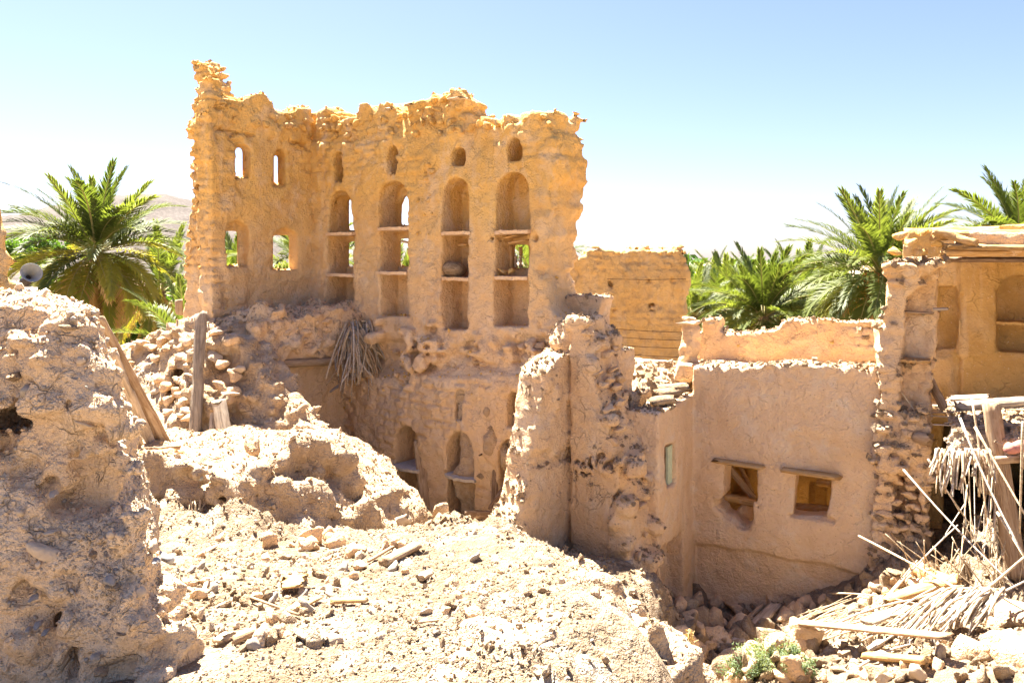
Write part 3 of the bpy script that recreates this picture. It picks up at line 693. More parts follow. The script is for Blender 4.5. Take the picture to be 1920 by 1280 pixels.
# loose bits crowning the wall tops
def crumbs(V, Q, parent, n, mat, size, seed, nz=.55, name='crumbs', region=None, kind='stuff', sub=1):
    r = np.random.default_rng(seed); a, b, c = V[Q[:, 0]], V[Q[:, 1]], V[Q[:, 3]]
    nrm = np.cross(b - a, c - a); nrm /= np.linalg.norm(nrm, axis=1)[:, None] + 1e-9
    m = nrm[:, 2] > nz
    if region is not None: m &= region(a)
    I = np.where(m)[0]; I = r.choice(I, min(n, len(I)), False)
    s = np.exp(r.normal(math.log(size), .55, len(I))).clip(size * .4, size * 3)
    return scatter_mesh(name, a[I] + nrm[I] * (s * .25)[:, None], s, mat, parent, seed, kind=kind, sub=sub)
crumbs(WV, WQ, house, 1200, M['brick'], .013, 51, .5)
crumbs(SV, SQ, house, 700, M['brick'], .016, 52, .5)
crumbs(FV, FQ, house, 1600, M['mass'], .014, 53, .35)
crumbs(KV, KQ, house, 1500, M['clod'], .014, 54, .35)
for q in range(34):
    t = rng.random(); py = 612 + 640 * t; px = np.interp(py, [600,700,830,980,1060,1290], [1086,1104,1144,1166,1174,1204]) + rng.uniform(0, 34); u_, v_ = N.uv(px, py, -.35)
    lump('brick', BRICKS_LOW, N.W(u_, rng.uniform(-.5, .1), v_), (rng.uniform(.06, .11), rng.uniform(.06, .1), rng.uniform(.035, .06)), (rng.normal(0, .15), rng.normal(0, .15), -R(38) + rng.normal(0, .4)), house)
courses(N, [(500,600),(600,590),(700,600),(700,655),(500,665)], 1.15, house, 60, BRICKS_LOW, (.17, .2, .06), .02, axis='wv', seed=6)

# plank tips and flat stones that stick out of the crown
for px, py, w_, a, b in ((862,186,.1,-.13,.16),(775,197,.1,-.12,.1),(738,205,.1,-.1,.1)):
    u_, v_ = N.uv(px, py, w_); timber('flat_stone', N.W(u_ + a, w_, v_ - .01), N.W(u_ + b, w_ + .02, v_), .3, .035, M['brick'].copy() if False else M['stone_pale'], parent=house, n=4, seed=px)
# shelves: each a mud-covered board bowed in front
def shelf(fr, x0, x1, y, w0_, w1_, th=.045, mat=None, name='shelf', seed=0, parent=house):
    r = np.random.default_rng(seed); a, vz = fr.uv(x0, y, w0_); b, vz2 = fr.uv(x1, y, w0_); vz = (vz + vz2) / 2; n = 14; V, F = [], []
    for i in range(n + 1):
        t = i / n; u_ = a + (b - a) * t; bow = -.07 * math.sin(math.pi * t) + r.normal(0, .004); dz = r.normal(0, .004)
        for (w_, z_) in ((w0_ + bow, vz + dz), (w0_ + bow + .01, vz - th + dz), (w1_, vz - th), (w1_, vz)): V.append(tuple(fr.W(u_, w_, z_) - parent.location))
    for i in range(n):
        for j in range(4): p_, q_ = i * 4 + j, i * 4 + (j + 1) % 4; F.append((p_, p_ + 4, q_ + 4, q_))
    F += [(0, 1, 2, 3), (n * 4 + 3, n * 4 + 2, n * 4 + 1, n * 4)]
    me = bpy.data.meshes.new(name); me.from_pydata(V, [], F); me.update()
    return add(name, me, mat or M['plaster'], parent)
for i, (a, b, y) in enumerate(((610,659,436),(707,767,426),(826,881,434),(926,989,432),(610,660,513),(704,762,509),(827,880,520),(926,987,518))):
    shelf(N, a, b, y, -.02, .44, seed=i)
for i, (a, b, y) in enumerate(((736,782,876),(833,889,894))): shelf(N, a, b, y, -.2, .32, .04, M['concrete'], seed=20 + i)
# boards patched into the back of the fourth and third niche
def bd(fr, p, q, w_, wd, th, mat, parent, name='board', seed=0, **k):
    (a, c), (b, d_) = fr.uv(*p, w_), fr.uv(*q, w_); return timber(name, fr.W(a, w_, c), fr.W(b, w_, d_), wd, th, mat, parent=parent, seed=seed, **k)
bd(N, (952,447), (989,437), .2, .2, .03, M['wood_gold'], house, seed=1, n=5); bd(N, (955,456), (990,450), .12, .1, .025, M['wood_gold'], house, seed=2, n=5)
bd(N, (958,460), (959,505), .36, .06, .05, M['wood_gold'], house, seed=3, n=5); bd(N, (976,462), (977,480), .38, .05, .04, M['wood_gold'], house, seed=4, n=5)
bd(N, (853,460), (880,459), .36, .06, .05, M['wood_gold'], house, seed=5, n=5); bd(N, (852,462), (853,512), .38, .05, .04, M['wood_gold'], house, seed=6, n=5)
for i, (px, py) in enumerate(((967,490),(976,490))):      # two turned balusters in the small window
    u_, v_ = N.uv(px, py, .36); pr = [(.012,-.09),(.03,-.07),(.03,-.05),(.014,-.03),(.028,0),(.014,.03),(.028,.05),(.012,.08)]
    V = [tuple(N.W(u_ + r_ * math.cos(t), .36 + r_ * math.sin(t), v_ + z_) - house.location) for r_, z_ in pr for t in np.linspace(0, 2 * math.pi, 9)[:-1]]
    F = [(k * 8 + j, k * 8 + (j + 1) % 8, k * 8 + 8 + (j + 1) % 8, k * 8 + 8 + j) for k in range(7) for j in range(8)]
    me = bpy.data.meshes.new('baluster'); me.from_pydata(V, [], F); me.polygons.foreach_set('use_smooth', [True] * len(F)); add('baluster', me, M['wood'], house)
bd(N, (753,452), (772,456), .25, .07, .03, M['wood'], house, seed=7, n=5)
timber('ceiling_beam', N.W(1.22, N.wv(487, 680, 1.2)[0], N.wv(487, 684, 1.2)[1]), N.W(1.22, N.wv(652, 670, 1.2)[0], N.wv(652, 675, 1.2)[1]), .14, .12, M['wood'], parent=house, seed=8, sides=12, square=2.6)
w_, z_ = N.wv(536, 238); timber('timber_stub', N.W(-.1, w_, z_), N.W(.16, w_ - .02, z_ + .01), .12, .1, M['wood_gold'], parent=house, seed=9, sides=12, square=2.3, n=5)
for px, py in ((690,825),): tube('peg', [N.W(1.1, N.wv(px, py, 1.1)[0], N.wv(px, py, 1.1)[1]), N.W(1.3, N.wv(px, py, 1.1)[0] - .08, N.wv(px, py, 1.1)[1] - .05)], .018, .014, M['wood_grey'], parent=house)
for px, py in ((905,850),): u_, v_ = N.uv(px, py, -.15); tube('peg', [N.W(u_, -.1, v_), N.W(u_ + .05, -.28, v_ + .01)], .014, .012, M['wood_dark'], parent=house)

# ================================================================== RIGHT HOUSE
Q_ = Frame(2.38, 10.5, 29)
rh = empty('plastered_house', Q_.W(0, 0, -4.6), 'smoothly plastered roofless mud house with two broken square windows at right', 'ruined house'); FR[rh.name] = Q_
v = Vol((-1.0, -1.5, -4.9), (3.1, .62, -1.1), .027)
U, Vv = v.G2(0, 2); 
fw = [(1296,690),(1320,684),(1400,688),(1500,686),(1600,690),(1652,689),(1660,800),(1660,1200),(1290,1260)]
D = v.prism(Q_.uvs(fw), 'uv'); gl = sorted(Q_.uv(x, y) for x, y in ((1300,1021),(1400,1032),(1500,1052),(1560,1062),(1650,1086)))
gv = np.interp(U, [a for a, _ in gl], [b for _, b in gl]) + .01 * np.sin(U * 9)
w0 = np.expand_dims(.06 * step(gv - Vv, .008) + .02 * np.sin(U * 2 + Vv * 3), 1); Wc = v.ax[1].reshape(1, -1, 1)
f1 = np.maximum(D, np.maximum(w0 - Wc, Wc - .4))
rw = [(1236,774),(1262,760),(1300,738),(1325,738),(1325,1260),(1236,1260)]
f2 = v.prism(Q_.wvs(rw), 'wv', -.42, 0)
v.F = smin(f1, f2, .04)
W1 = [(1360,868),(1420,877),(1417,925),(1413,945),(1414,965),(1406,985),(1394,989),(1380,980),(1372,972),(1358,966),(1355,958),(1345,950),(1343,941),(1356,930),(1357,900)]
v.cut(v.prism(Q_.uvs(W1), 'uv', -1, 1), .01); v.cut(v.prism(Q_.uvs([(x - 2, y + 5) for x, y in W1 if y > 940] + [(1345,952)]), 'uv', -1, .08), .05) 
v.cut(v.prism(Q_.uvs([(1492,888),(1556,897),(1551,972),(1486,966)]), 'uv', -1, 1), .012)
v.cut(v.prism(Q_.uvs([(1478,962),(1566,972),(1566,980),(1478,968)]), 'uv', -1, .05), .03)
crack(v, Q_, [(1419,925),(1416,938),(1424,948),(1421,962)], 0, .012, .12, seed=8)
v.cut(v.prism(Q_.wvs([(1250,838),(1268,828),(1268,905),(1250,916)]), 'wv', -.25, 1), .01)
v.cut(v.prism(Q_.wvs([(1240,1034),(1281,994),(1279,1185),(1240,1200)]), 'wv', -.22, 1), .01)
v.rough(61, ((.6, .018), (.28, .010), (.12, .006), (.06, .004)))
zc = v.ax[2].reshape(1, 1, -1); v.F += lat_noise(v.ax, .09, 62) * .05 * step(zc + 1.42, .05) * .6
pw_o, PV, PQ = vol_obj('wall', v, M['plaster'], rh)
crumbs(PV, PQ, rh, 750, M['clod'], .015, 63, .5, region=lambda a: a[:, 2] > -2)
bd(Q_, (1334,861), (1438,877), -.02, .16, .055, M['wood_gold'], rh, 'lintel', 31, n=8); bd(Q_, (1464,879), (1582,896), -.02, .16, .06, M['wood_gold'], rh, 'lintel', 32, n=8)
# setback upper wall on the terrace
v = Vol((-.3, .75, -1.75), (3.2, 1.55, -.55), .025)
sb = [(1300,700),(1296,672),(1306,655),(1312,640),(1302,632),(1318,618),(1318,602),(1345,598),(1349,618),(1372,625),(1460,624),(1465,606),(1480,598),(1600,600),(1660,604),(1660,720),(1300,720)]
v.F = v.prism(Q_.uvs(sb, .9), 'uv', .9, 1.25); brickwork(v, 0, 1.2, seed=5); v.rough(71, ((.5, .02), (.22, .016), (.1, .012), (.06, .01)))
up_o, UV_, UQ = vol_obj('upper_wall', v, M['brick_low'] if False else M['wall'], rh)
courses(Q_, [(1325,604),(1350,628),(1460,632),(1480,606),(1640,606),(1640,650),(1320,660)], .9, rh, 70, BRICKS, (.17, .2, .06), .12, seed=12)
crumbs(UV_, UQ, rh, 500, M['clod'], .014, 72, .5)
v = Vol((-.6, .3, -1.8), (3.2, 1.3, -1.25), .03); v.F = v.box((-.35, .3, -1.62), (2.15, 1.2, -1.38)); v.rough(73, ((.3, .02), (.1, .02))); vol_obj('roof_slab', v, M['wall_low'], rh)
# leaning rounded pier at the terrace corner
v = Vol((-.7, .2, -2.0), (.25, 1.1, -.55), .022)
for q, (px, py, r_) in enumerate(((1292,700,.15),(1290,684,.13),(1292,668,.12),(1294,652,.13),(1296,636,.13),(1298,622,.12),(1292,612,.1))):
    u_, z_ = Q_.uv(px, py, .6); v.blob((u_, .6, z_), (r_, r_, .11), rotm(.1, .2 * (-1) ** q, .3 * q), k=.03, p=3)
v.rough(75, ((.2, .03), (.08, .02), (.05, .012))); vol_obj('broken_pier', v, M['wall'], rh)
u_, z_ = Q_.uv(1297, 606, .6); timber('cap_stone', Q_.W(u_ - .2, .6, z_), Q_.W(u_ + .16, .6, z_ + .02), .3, .05, M['stone_pale'], parent=rh, n=4, seed=5)
u_, z_ = Q_.uv(1333, 606, .95); lump('block', STONES_C, Q_.W(u_, .98, z_), (.11, .13, .07), (0, 0, .3), rh)
# interior seen through the windows
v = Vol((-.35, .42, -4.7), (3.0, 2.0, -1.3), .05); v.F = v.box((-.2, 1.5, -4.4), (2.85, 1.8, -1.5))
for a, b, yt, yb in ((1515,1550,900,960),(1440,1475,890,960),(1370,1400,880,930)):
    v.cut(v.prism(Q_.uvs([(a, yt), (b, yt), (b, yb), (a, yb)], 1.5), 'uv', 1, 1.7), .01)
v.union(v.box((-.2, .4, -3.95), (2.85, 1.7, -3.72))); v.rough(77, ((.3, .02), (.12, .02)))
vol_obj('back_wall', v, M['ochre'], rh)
def bq(p, q, w_, wd, th, mat='wood', name='fallen_beam', w2=None, **k):
    (a, c), (b, d_) = Q_.uv(*p, w_), Q_.uv(*q, w2 if w2 is not None else w_)
    return timber(name, Q_.W(a, w_, c), Q_.W(b, w2 if w2 is not None else w_, d_), wd, th, M[mat], parent=rh, **k)
bq((1362,870), (1415,935), .5, .11, .09, 'wood', w2=.6, seed=1); bq((1385,868), (1412,925), .9, .06, .05, 'wood', seed=2)
bq((1348,928), (1425,944), .45, .13, .1, 'wood_gold', seed=3); bq((1484,952), (1560,955), .6, .12, .1, 'wood_gold', seed=4); bq((1530,903), (1560,908), .9, .1, .08, 'wood_gold', seed=5)
bq((1486,946), (1556,952), 1.2, .08, .06, 'wood', seed=6)
for i in range(7):
    (a, c), (b, d_) = Q_.uv(1488 + i * 9, 966 + (i % 3) * 3, .3), Q_.uv(1500 + i * 9, 972 - (i % 4) * 4, .5); reed(Q_.W(a, .3, c), Q_.W(b, .5, d_), .012, parent=rh, name='straw')
u_, z_ = Q_.uv(1395, 960, .5); lump('fallen_clod', BRICKS_LOW, Q_.W(u_, .5, z_), (.12, .12, .16), (.2, .3, .4), rh)
u_, z_ = Q_.uv(1372, 925, .9); lump('fallen_clod', BRICKS_LOW, Q_.W(u_, .9, z_ - .04), (.12, .1, .06), (.2, .3, .4), rh)
# green shutter of the side window
(a, c), (b, d_) = Q_.wv(1251, 838, -.06), Q_.wv(1258, 912, -.06)
me = bpy.data.meshes.new('shutter'); bx = [(-.05, a, d_), (-.05, b + .02, d_), (-.05, b + .02, c), (-.05, a, c), (-.08, a, d_), (-.08, b + .02, d_), (-.08, b + .02, c), (-.08, a, c)]
me.from_pydata([tuple(Q_.W(*q) - rh.location) for q in bx], [], [(0,1,2,3),(7,6,5,4),(0,4,5,1),(1,5,6,2),(2,6,7,3),(3,7,4,0)]); add('shutter', me, M['green_door'], rh)
w_, z_ = Q_.wv(1266, 905, -.1)
timber('window_post', Q_.W(-.1, Q_.wv(1265, 905, -.1)[0], Q_.wv(1265, 908, -.1)[1]), Q_.W(-.1, Q_.wv(1265, 832, -.1)[0], Q_.wv(1265, 832, -.1)[1]), .05, .05, M['wood_gold'], parent=rh, n=5)

# ---- pier at the right of the terrace and the open room beyond it
rr_ = empty('open_room', Q_.W(2.9, 0, -3.8), 'ruined two storey room at the right edge with sagging timber ceiling beams and niches in its back wall', 'ruined room'); FR[rr_.name] = Q_
v = Vol((1.95, -.5, -4.3), (3.5, .75, -.0), .024)
pp = [(1672,432),(1690,428),(1712,427),(1740,423),(1768,437),(1770,470),(1766,500),(1762,545),(1756,620),(1750,690),(1740,745),(1745,790),(1744,830),(1742,900),(1740,980),(1742,1110),(1615,1110),(1626,1060),(1634,960),(1640,860),(1646,760),(1650,690),(1654,600),(1662,520),(1670,470)]
D = v.prism(Q_.uvs(pp, -.12), 'uv')
U2, W2 = v.G2(0, 1); a0 = Q_.uv(1652, 600, -.12)[0]
# side leans outwards: plan is a trapezium, its left face turned a little to the viewer
sk = np.expand_dims((a0 - .02 - (W2 + .12) * .22) - U2, 2)
v.F = np.maximum(D + 0 * sk, np.maximum(-.12 - v.ax[1].reshape(1, -1, 1), v.ax[1].reshape(1, -1, 1) - .42))
lean = np.interp(v.ax[2], [-4, -1.6, 0], [-.05, 0, .14]).reshape(1, 1, -1)
v.union(np.maximum(np.maximum(sk + lean * 0, v.ax[0].reshape(-1, 1, 1) - a0 - .2), np.maximum(np.maximum(-.1 - v.ax[1].reshape(1, -1, 1), v.ax[1].reshape(1, -1, 1) - .42), np.maximum(v.ax[2].reshape(1, 1, -1) + .75, -1.75 - v.ax[2].reshape(1, 1, -1)))), .02)
v.cut(v.prism(Q_.uvs([(1697,557),(1706,548),(1722,536),(1765,520),(1760,600),(1757,675),(1752,745),(1746,772),(1692,772),(1694,680)], -.12), 'uv', -1, .12), .015)
v.cut(v.prism(Q_.uvs([(1766,430),(1780,430),(1780,790),(1747,790),(1752,745),(1757,620)], -.12), 'uv', -1, 2), .0)
crack(v, Q_, [(1690,910),(1688,935),(1684,955),(1688,975),(1692,1000)], -.12, .022, .2, seed=5); crack(v, Q_, [(1712,930),(1716,960),(1712,1000)], -.12, .012, .12, seed=6)
for q in range(50):
    px, py = rng.uniform(1640, 1742), rng.uniform(760, 1080); u_, z_ = Q_.uv(px, py, -.12)
    v.blob((u_, -.1 + rng.uniform(-.04, .04), z_), (rng.uniform(.05, .12), rng.uniform(.05, .08), rng.uniform(.025, .05)), k=.02, p=4, sub=rng.random() < .15)
for q in range(50):
    px, py = rng.uniform(1668, 1765), rng.uniform(430, 530); u_, z_ = Q_.uv(px, py, -.12)
    v.blob((u_, -.1 + rng.uniform(-.04, .04), z_), (rng.uniform(.06, .13), .07, rng.uniform(.035, .07)), k=.015, p=3.4, sub=rng.random() < .35)
brickwork(v, 0, .8, seed=6); v.rough(81, ((.5, .02), (.22, .018), (.1, .014), (.06, .009)))
rp_o, RV, RQ = vol_obj('pier', v, M['wall_low'] if False else M['wall'], rr_)
crumbs(RV, RQ, rr_, 900, M['clod'], .02, 82, .5)
courses(Q_, [(1672,436),(1762,432),(1764,520),(1700,530),(1668,520)], -.12, rr_, 40, BRICKS, (.2, .16, .055), .04, seed=14)
courses(Q_, [(1655,780),(1740,790),(1736,1060),(1640,1060)], -.12, rr_, 26, BRICKS_LOW, (.2, .14, .06), .05, seed=15)
shelf(Q_, 1690, 1744, 675, -.14, .13, .03, M['wood_gold'], parent=rr_, seed=41)
def bo(p, q, w_, wd, th, mat='wood', name='board', w2=None, **k):
    w2 = w_ if w2 is None else w2; (a, c), (b, d_) = Q_.uv(*p, w_), Q_.uv(*q, w2); return timber(name, Q_.W(a, w_, c), Q_.W(b, w2, d_), wd, th, M[mat], parent=rr_, **k)
bo((1692,584), (1752,588), .08, .06, .03, 'wood', seed=1, n=5); bo((1748,580), (1780,579), -.05, .07, .035, 'wood_grey', seed=2, n=5)
# back wall of the open room, side wall and floors
v = Vol((2.3, 1.35, -4.4), (7.3, 2.1, .6), .05)
v.F = v.box((2.4, 1.5, -2.05), (7.2, 2.0, .45))
for poly, dp in (([(1744,533),(1797,535),(1795,655),(1744,655)], 1.75), (arch(1868,1962,517,662,spring=40), 1.78)):
    v.cut(v.prism(Q_.uvs(poly, 1.5), 'uv', 1, dp), .015)
v.cut(v.prism(Q_.uvs([(1740,485),(1803,488),(1800,745),(1792,745),(1785,668),(1740,662)], 1.5), 'uv', 1, 1.56), .01)
v.union(v.prism(Q_.uvs([(1802,480),(1868,480),(1866,664),(1796,668)], 1.5), 'uv', 1.45, 1.6), .01)
v.rough(91, ((.5, .02), (.2, .014), (.09, .008)))
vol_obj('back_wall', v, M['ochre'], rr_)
v = Vol((2.2, .3, -4.8), (7.4, 6.4, -1.6), .11)
v.F = np.minimum(np.minimum(v.box((2.5, 5.6, -4.6), (7.1, 6.0, -1.8)), v.box((2.3, .5, -4.6), (2.58, 5.8, -1.8))), np.minimum(v.box((6.55, -1.2, -4.6), (7.0, 5.8, -1.8)), v.box((2.5, 1.3, -2.1), (7.1, 5.8, -1.8))))
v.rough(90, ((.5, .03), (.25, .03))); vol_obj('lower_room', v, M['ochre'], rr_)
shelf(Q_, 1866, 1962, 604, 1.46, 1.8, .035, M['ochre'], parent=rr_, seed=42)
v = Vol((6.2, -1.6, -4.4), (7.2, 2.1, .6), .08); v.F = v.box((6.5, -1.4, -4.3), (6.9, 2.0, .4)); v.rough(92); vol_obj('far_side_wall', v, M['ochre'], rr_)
v = Vol((2.7, -.95, -2.3), (7.0, 1.6, -1.5), .028)
fe = [Q_.at(1742, -.3)[0]]; v.F = v.box((2.98, -.62, -2.02), (6.7, 1.52, -1.80))
v.cut(v.box((4.6, -1, -2.3), (7.0, -.35, -1.5)), .05)
for q in range(110): v.blob((rng.uniform(3.0, 4.7), -.6 + rng.uniform(-.05, .1), -1.9 + rng.uniform(-.1, .08)), rng.uniform(.03, .1, 3), k=.03)
for q in range(90): v.blob((rng.uniform(3.0, 6.6), rng.uniform(-.5, 1.4), -1.8 + rng.uniform(-.03, .02)), (rng.uniform(.05, .2), rng.uniform(.05, .15), .04), k=.04)
v.rough(93, ((.2, .03), (.09, .022), (.05, .014)))
fl_o, LV, LQ = vol_obj('upper_floor', v, M['mass'], rr_)
crumbs(LV, LQ, rr_, 2600, M['clod'], .018, 94, .4)
# timbers over the room
bo((1742,440), (1960,442), -.1, .34, .13, 'wood_gold', 'roof_log', .25, seed=11, square=2.4, sides=14, split=.25); bo((1764,462), (1965,466), -.2, .3, .07, 'wood_gold', 'roof_log', -.1, seed=12, square=2.8, sides=12, n=22, split=.2)
bo((1760,474), (1965,474), -.1, .3, .08, 'wood_gold', 'roof_board', .1, seed=13, n=20); bo((1762,487), (1965,487), .3, .5, .06, 'wood_dark', 'roof_board', seed=14, n=20)
bo((1748,432), (1836,458), -.22, .12, .09, 'wood_gold', 'splintered_log', -.3, seed=15, split=.4, n=18)
v = Vol((2.9, -.3, -.05), (7.1, 2.1, .5), .04); v.F = v.box((3.05, -.08, .1), (7.0, 2.0, .28)); v.rough(95); vol_obj('mud_roof', v, M['brick_low'], rr_)
bo((1737,700), (1772,768), .5, .045, .13, 'wood', 'leaning_board', .2, seed=16, n=8)
bo((1788,762), (1940,752), .3, .2, .12, 'wood_grey', 'lying_log', .5, seed=17, n=14, square=2.4, sides=12); bo((1776,747), (1860,744), .9, .25, .05, 'wood_grey', 'lying_board', 1.0, seed=18, n=10)
bo((1714,818), (1752,826), -.1, .14, .14, 'wood', 'joist_end', -.2, seed=19, n=5, square=2.3, sides=12)
bo((1690,735), (1716,770), -.02, .015, .015, 'reed', 'straw', seed=20)
for i in range(46):
    px = rng.uniform(1752, 1940); py = rng.uniform(758, 800); w_ = (805 - py) / 50 * 1.1 - .6; a = rng.uniform(-60, 60); 
    bo((px - a / 2, py + rng.uniform(-3, 3)), (px + a / 2, py + rng.uniform(-3, 3)), w_ + .05, rng.uniform(.012, .05), .012, random.choice(['reed', 'reed_grey', 'wood_grey']), 'reed', w_ + .1, seed=300 + i, n=4, sides=5)

# ================================================================== FAR TOWER and the walls in between
T = Frame(*(np.array(P(1290, 490, 20.0))[:2]), 6)
tw = empty('far_mud_tower', T.W(0, 0, -6), 'distant ochre mud brick tower house with two dark slits, behind the corner stub', 'tower'); FR[tw.name] = T
v = Vol((-4.2, -.1, -6.4), (.15, 2.2, .75), .055)
tp = [(1040,490),(1080,487),(1090,482),(1097,475),(1097,468),(1143,466),(1148,472),(1170,472),(1178,463),(1215,461),(1217,470),(1225,468),(1238,472),(1243,463),(1262,460),(1280,456),(1286,464),(1290,520),(1292,1000),(1040,1000)]
v.F = v.prism(T.uvs(tp), 'uv', 0, .6); v.union(v.prism(T.uvs([(1283,478),(1291,520),(1292,1000),(1270,1000),(1270,478)]), 'uv', 0, 2.1))
for a, b, yt, yb in ((1151,1156,568,586),(1222,1227,567,586),(1141,1144,526,536),(1165,1168,526,534),(1213,1216,526,534)): v.cut(v.prism(T.uvs([(a, yt), (b, yt), (b, yb), (a, yb)]), 'uv', -1, .4))
U, Vv = v.G2(0, 2)
# courses of worn bricks, in relief
row = np.floor((Vv + 7) / .17); fu = (U + 5 + (row % 2) * .13) % .27 - .135; fvv = (Vv + 7) % .17 - .085
jt = 1.1 * np.clip(np.maximum(np.abs(fu) - .1, np.abs(fvv) - .055), 0, .03) * step(Vv + 1.9, .2)
v.F += np.expand_dims(jt, 1) * 1.6; v.rough(101, ((.8, .05), (.35, .03), (.16, .03), (.1, .03)))
to_, TV, TQ = vol_obj('tower_wall', v, M['tower'], tw)
for y0, y1 in ((523,523),(615,623),(630,638),(645,653),(660,670)):
    (a, c), (b, d_) = T.uv(1138, y0, -.1), T.uv(1286, y1, -.1)
    tube('wire', [T.W(a, -.12, c), T.W((a + b) / 2, -.12, (c + d_) / 2 - .02), T.W(b, -.12, d_)], .009, .009, M['cord'], 4, tw)
courses(T, [(1100,472),(1143,470),(1180,474),(1215,465),(1240,474),(1280,460),(1286,480),(1100,486)], 0, tw, 90, BRICKS, (.25, .3, .08), .18, seed=21)
# low parapet lit on top and heap of rubble behind the return wall
L1 = Frame(*(np.array(P(1300, 490, 15.0))[:2]), 6)
pa = empty('parapet_wall', L1.W(-1, 0, -4), 'low plastered parapet with bright top below the far tower', 'wall'); FR[pa.name] = L1
v = Vol((-2.3, -.6, -4.3), (.4, .6, -1.6), .035); v.F = np.minimum(v.prism(L1.uvs([(1150,676),(1200,672),(1210,674),(1310,681),(1310,900),(1150,900)]), 'uv', 0, .3), v.box((-1.15, -.5, -4.3), (-.9, .2, -1.84))); v.rough(103, ((.5, .02), (.15, .015))); vol_obj('parapet', v, M['plaster'], pa)
ro = empty('collapsed_roof', Q_.W(-1, 0, -2), 'sunlit heap of collapsed roof mud and pale slabs between the corner stub and the plastered house', 'rubble heap'); FR[ro.name] = Q_
v = Vol((-3.2, -1.4, -4.9), (-.3, 3.2, -1.1), .052)
U, W2 = v.G2(0, 1); Ht = np.expand_dims(-1.72 - .06 * (W2 - 1) - .0 * U, 2); v.F = np.maximum(v.ax[2].reshape(1, 1, -1) - Ht, v.box((-3.0, -1.1, -4.8), (-.44, 3.0, 0)))
for q in range(120): 
    u_, w_ = rng.uniform(-2.9, -.5), rng.uniform(-1.1, 2.9); v.blob((u_, w_, -1.76 - .06 * (w_ - 1)), (rng.uniform(.08, .25), rng.uniform(.08, .2), rng.uniform(.05, .16)), rotm(*rng.uniform(-.4, .4, 3)), k=.04, p=2.8)
for q in range(60):
    v.blob((rng.uniform(-2.4, -.5), -1.05, rng.uniform(-4.5, -1.8)), rng.uniform(.08, .2, 3), k=.04)
v.rough(105); co_, CV, CQ = vol_obj('roof_debris', v, M['mass'], ro)
crumbs(CV, CQ, ro, 1500, M['clod'], .03, 106, .5)
for i, (px, py, w_, sx) in enumerate(((1262,742,-.7,.24),(1245,757,-1.0,.2),(1275,733,-.3,.3))):
    u_, z_ = Q_.uv(px, py, w_); timber('pale_slab', Q_.W(u_ - sx, w_, z_ + .0), Q_.W(u_ + .05, w_ + .25, z_ + .03), .2, .1, M['clod'], parent=ro, n=4, seed=i)

# ================================================================== FALLEN WALL BEHIND THE LEANING BEAMS
B1 = Frame(-4.75, 11.5, 38)
bw = empty('broken_wall', B1.W(0, 0, -3.4), 'rough stone and mud wall with sloping broken top behind the leaning beams, left of the lower room', 'wall'); FR[bw.name] = B1
v = Vol((-2.2, -1.05, -3.9), (4.9, .6, -.6), .037)
bp = [(205,652),(225,645),(262,638),(300,622),(335,604),(365,598),(420,616),(436,640),(458,668),(492,705),(530,752),(562,795),(590,832),(612,880),(634,915),(664,955),(700,1000),(705,1120),(205,1120)]
tl_ = sorted(B1.uv(x, y) for x, y in bp[:-2]); ztop = np.interp(v.ax[0], [a for a, _ in tl_], [b for _, b in tl_]).reshape(-1, 1, 1)
D = v.prism(B1.uvs(bp), 'uv'); zc = v.ax[2].reshape(1, 1, -1); Wc = v.ax[1].reshape(1, -1, 1)
v.F = np.maximum(D, np.maximum(-.62 * np.clip(ztop - .05 - zc, 0, 1.3) - Wc, Wc - .4) * .85)
for q in range(330):
    i = rng.random(); px = rng.uniform(215, 690); top = 8 + np.interp(px, [205,262,335,420,492,562,612,700], [652,638,604,616,705,795,880,1000]); py = top + rng.uniform(0, 1) ** 1.3 * 200
    u_, z_ = B1.uv(px, py); v.blob((u_, -.62 * max(0, min(1.3, (py - top) / 1500 * 10)) + rng.uniform(-.06, .08), z_), (rng.uniform(.06, .15), rng.uniform(.06, .12), rng.uniform(.035, .08)), rotm(*rng.uniform(-.3, .3, 3)), k=.03, p=3.2, sub=rng.random() < .07)
for px, py, r_ in ((398,690,.09),(300,790,.12),(404,640,.07),(392,612,.05)): 
    u_, z_ = B1.uv(px, py, -.3); v.blob((u_, -.3, z_), (r_ * .8, .22, r_), k=.03, sub=True)
v.rough(111, ((.5, .05), (.22, .035), (.11, .024), (.06, .015))); bo_, BV, BQ = vol_obj('wall', v, M['mass'], bw)
crumbs(BV, BQ, bw, 2600, M['mass'], .015, 112, .3)
for i in range(90):
    px = rng.uniform(225, 480); top = np.interp(px, [205,262,335,430,520], [652,638,604,612,705]); py = top + rng.uniform(10, 190); u_, z_ = B1.uv(px, py)
    lump('stone', BRICKS_LOW if i % 3 else STONES_C, B1.W(u_, -.62 * min(1.3, (py - top) / 1500 * 10) + rng.uniform(-.04, .02), z_), (rng.uniform(.07, .15), .1, rng.uniform(.04, .09)), (rng.normal(0, .2), rng.normal(0, .3), -R(38) + rng.normal(0, .3)), bw)

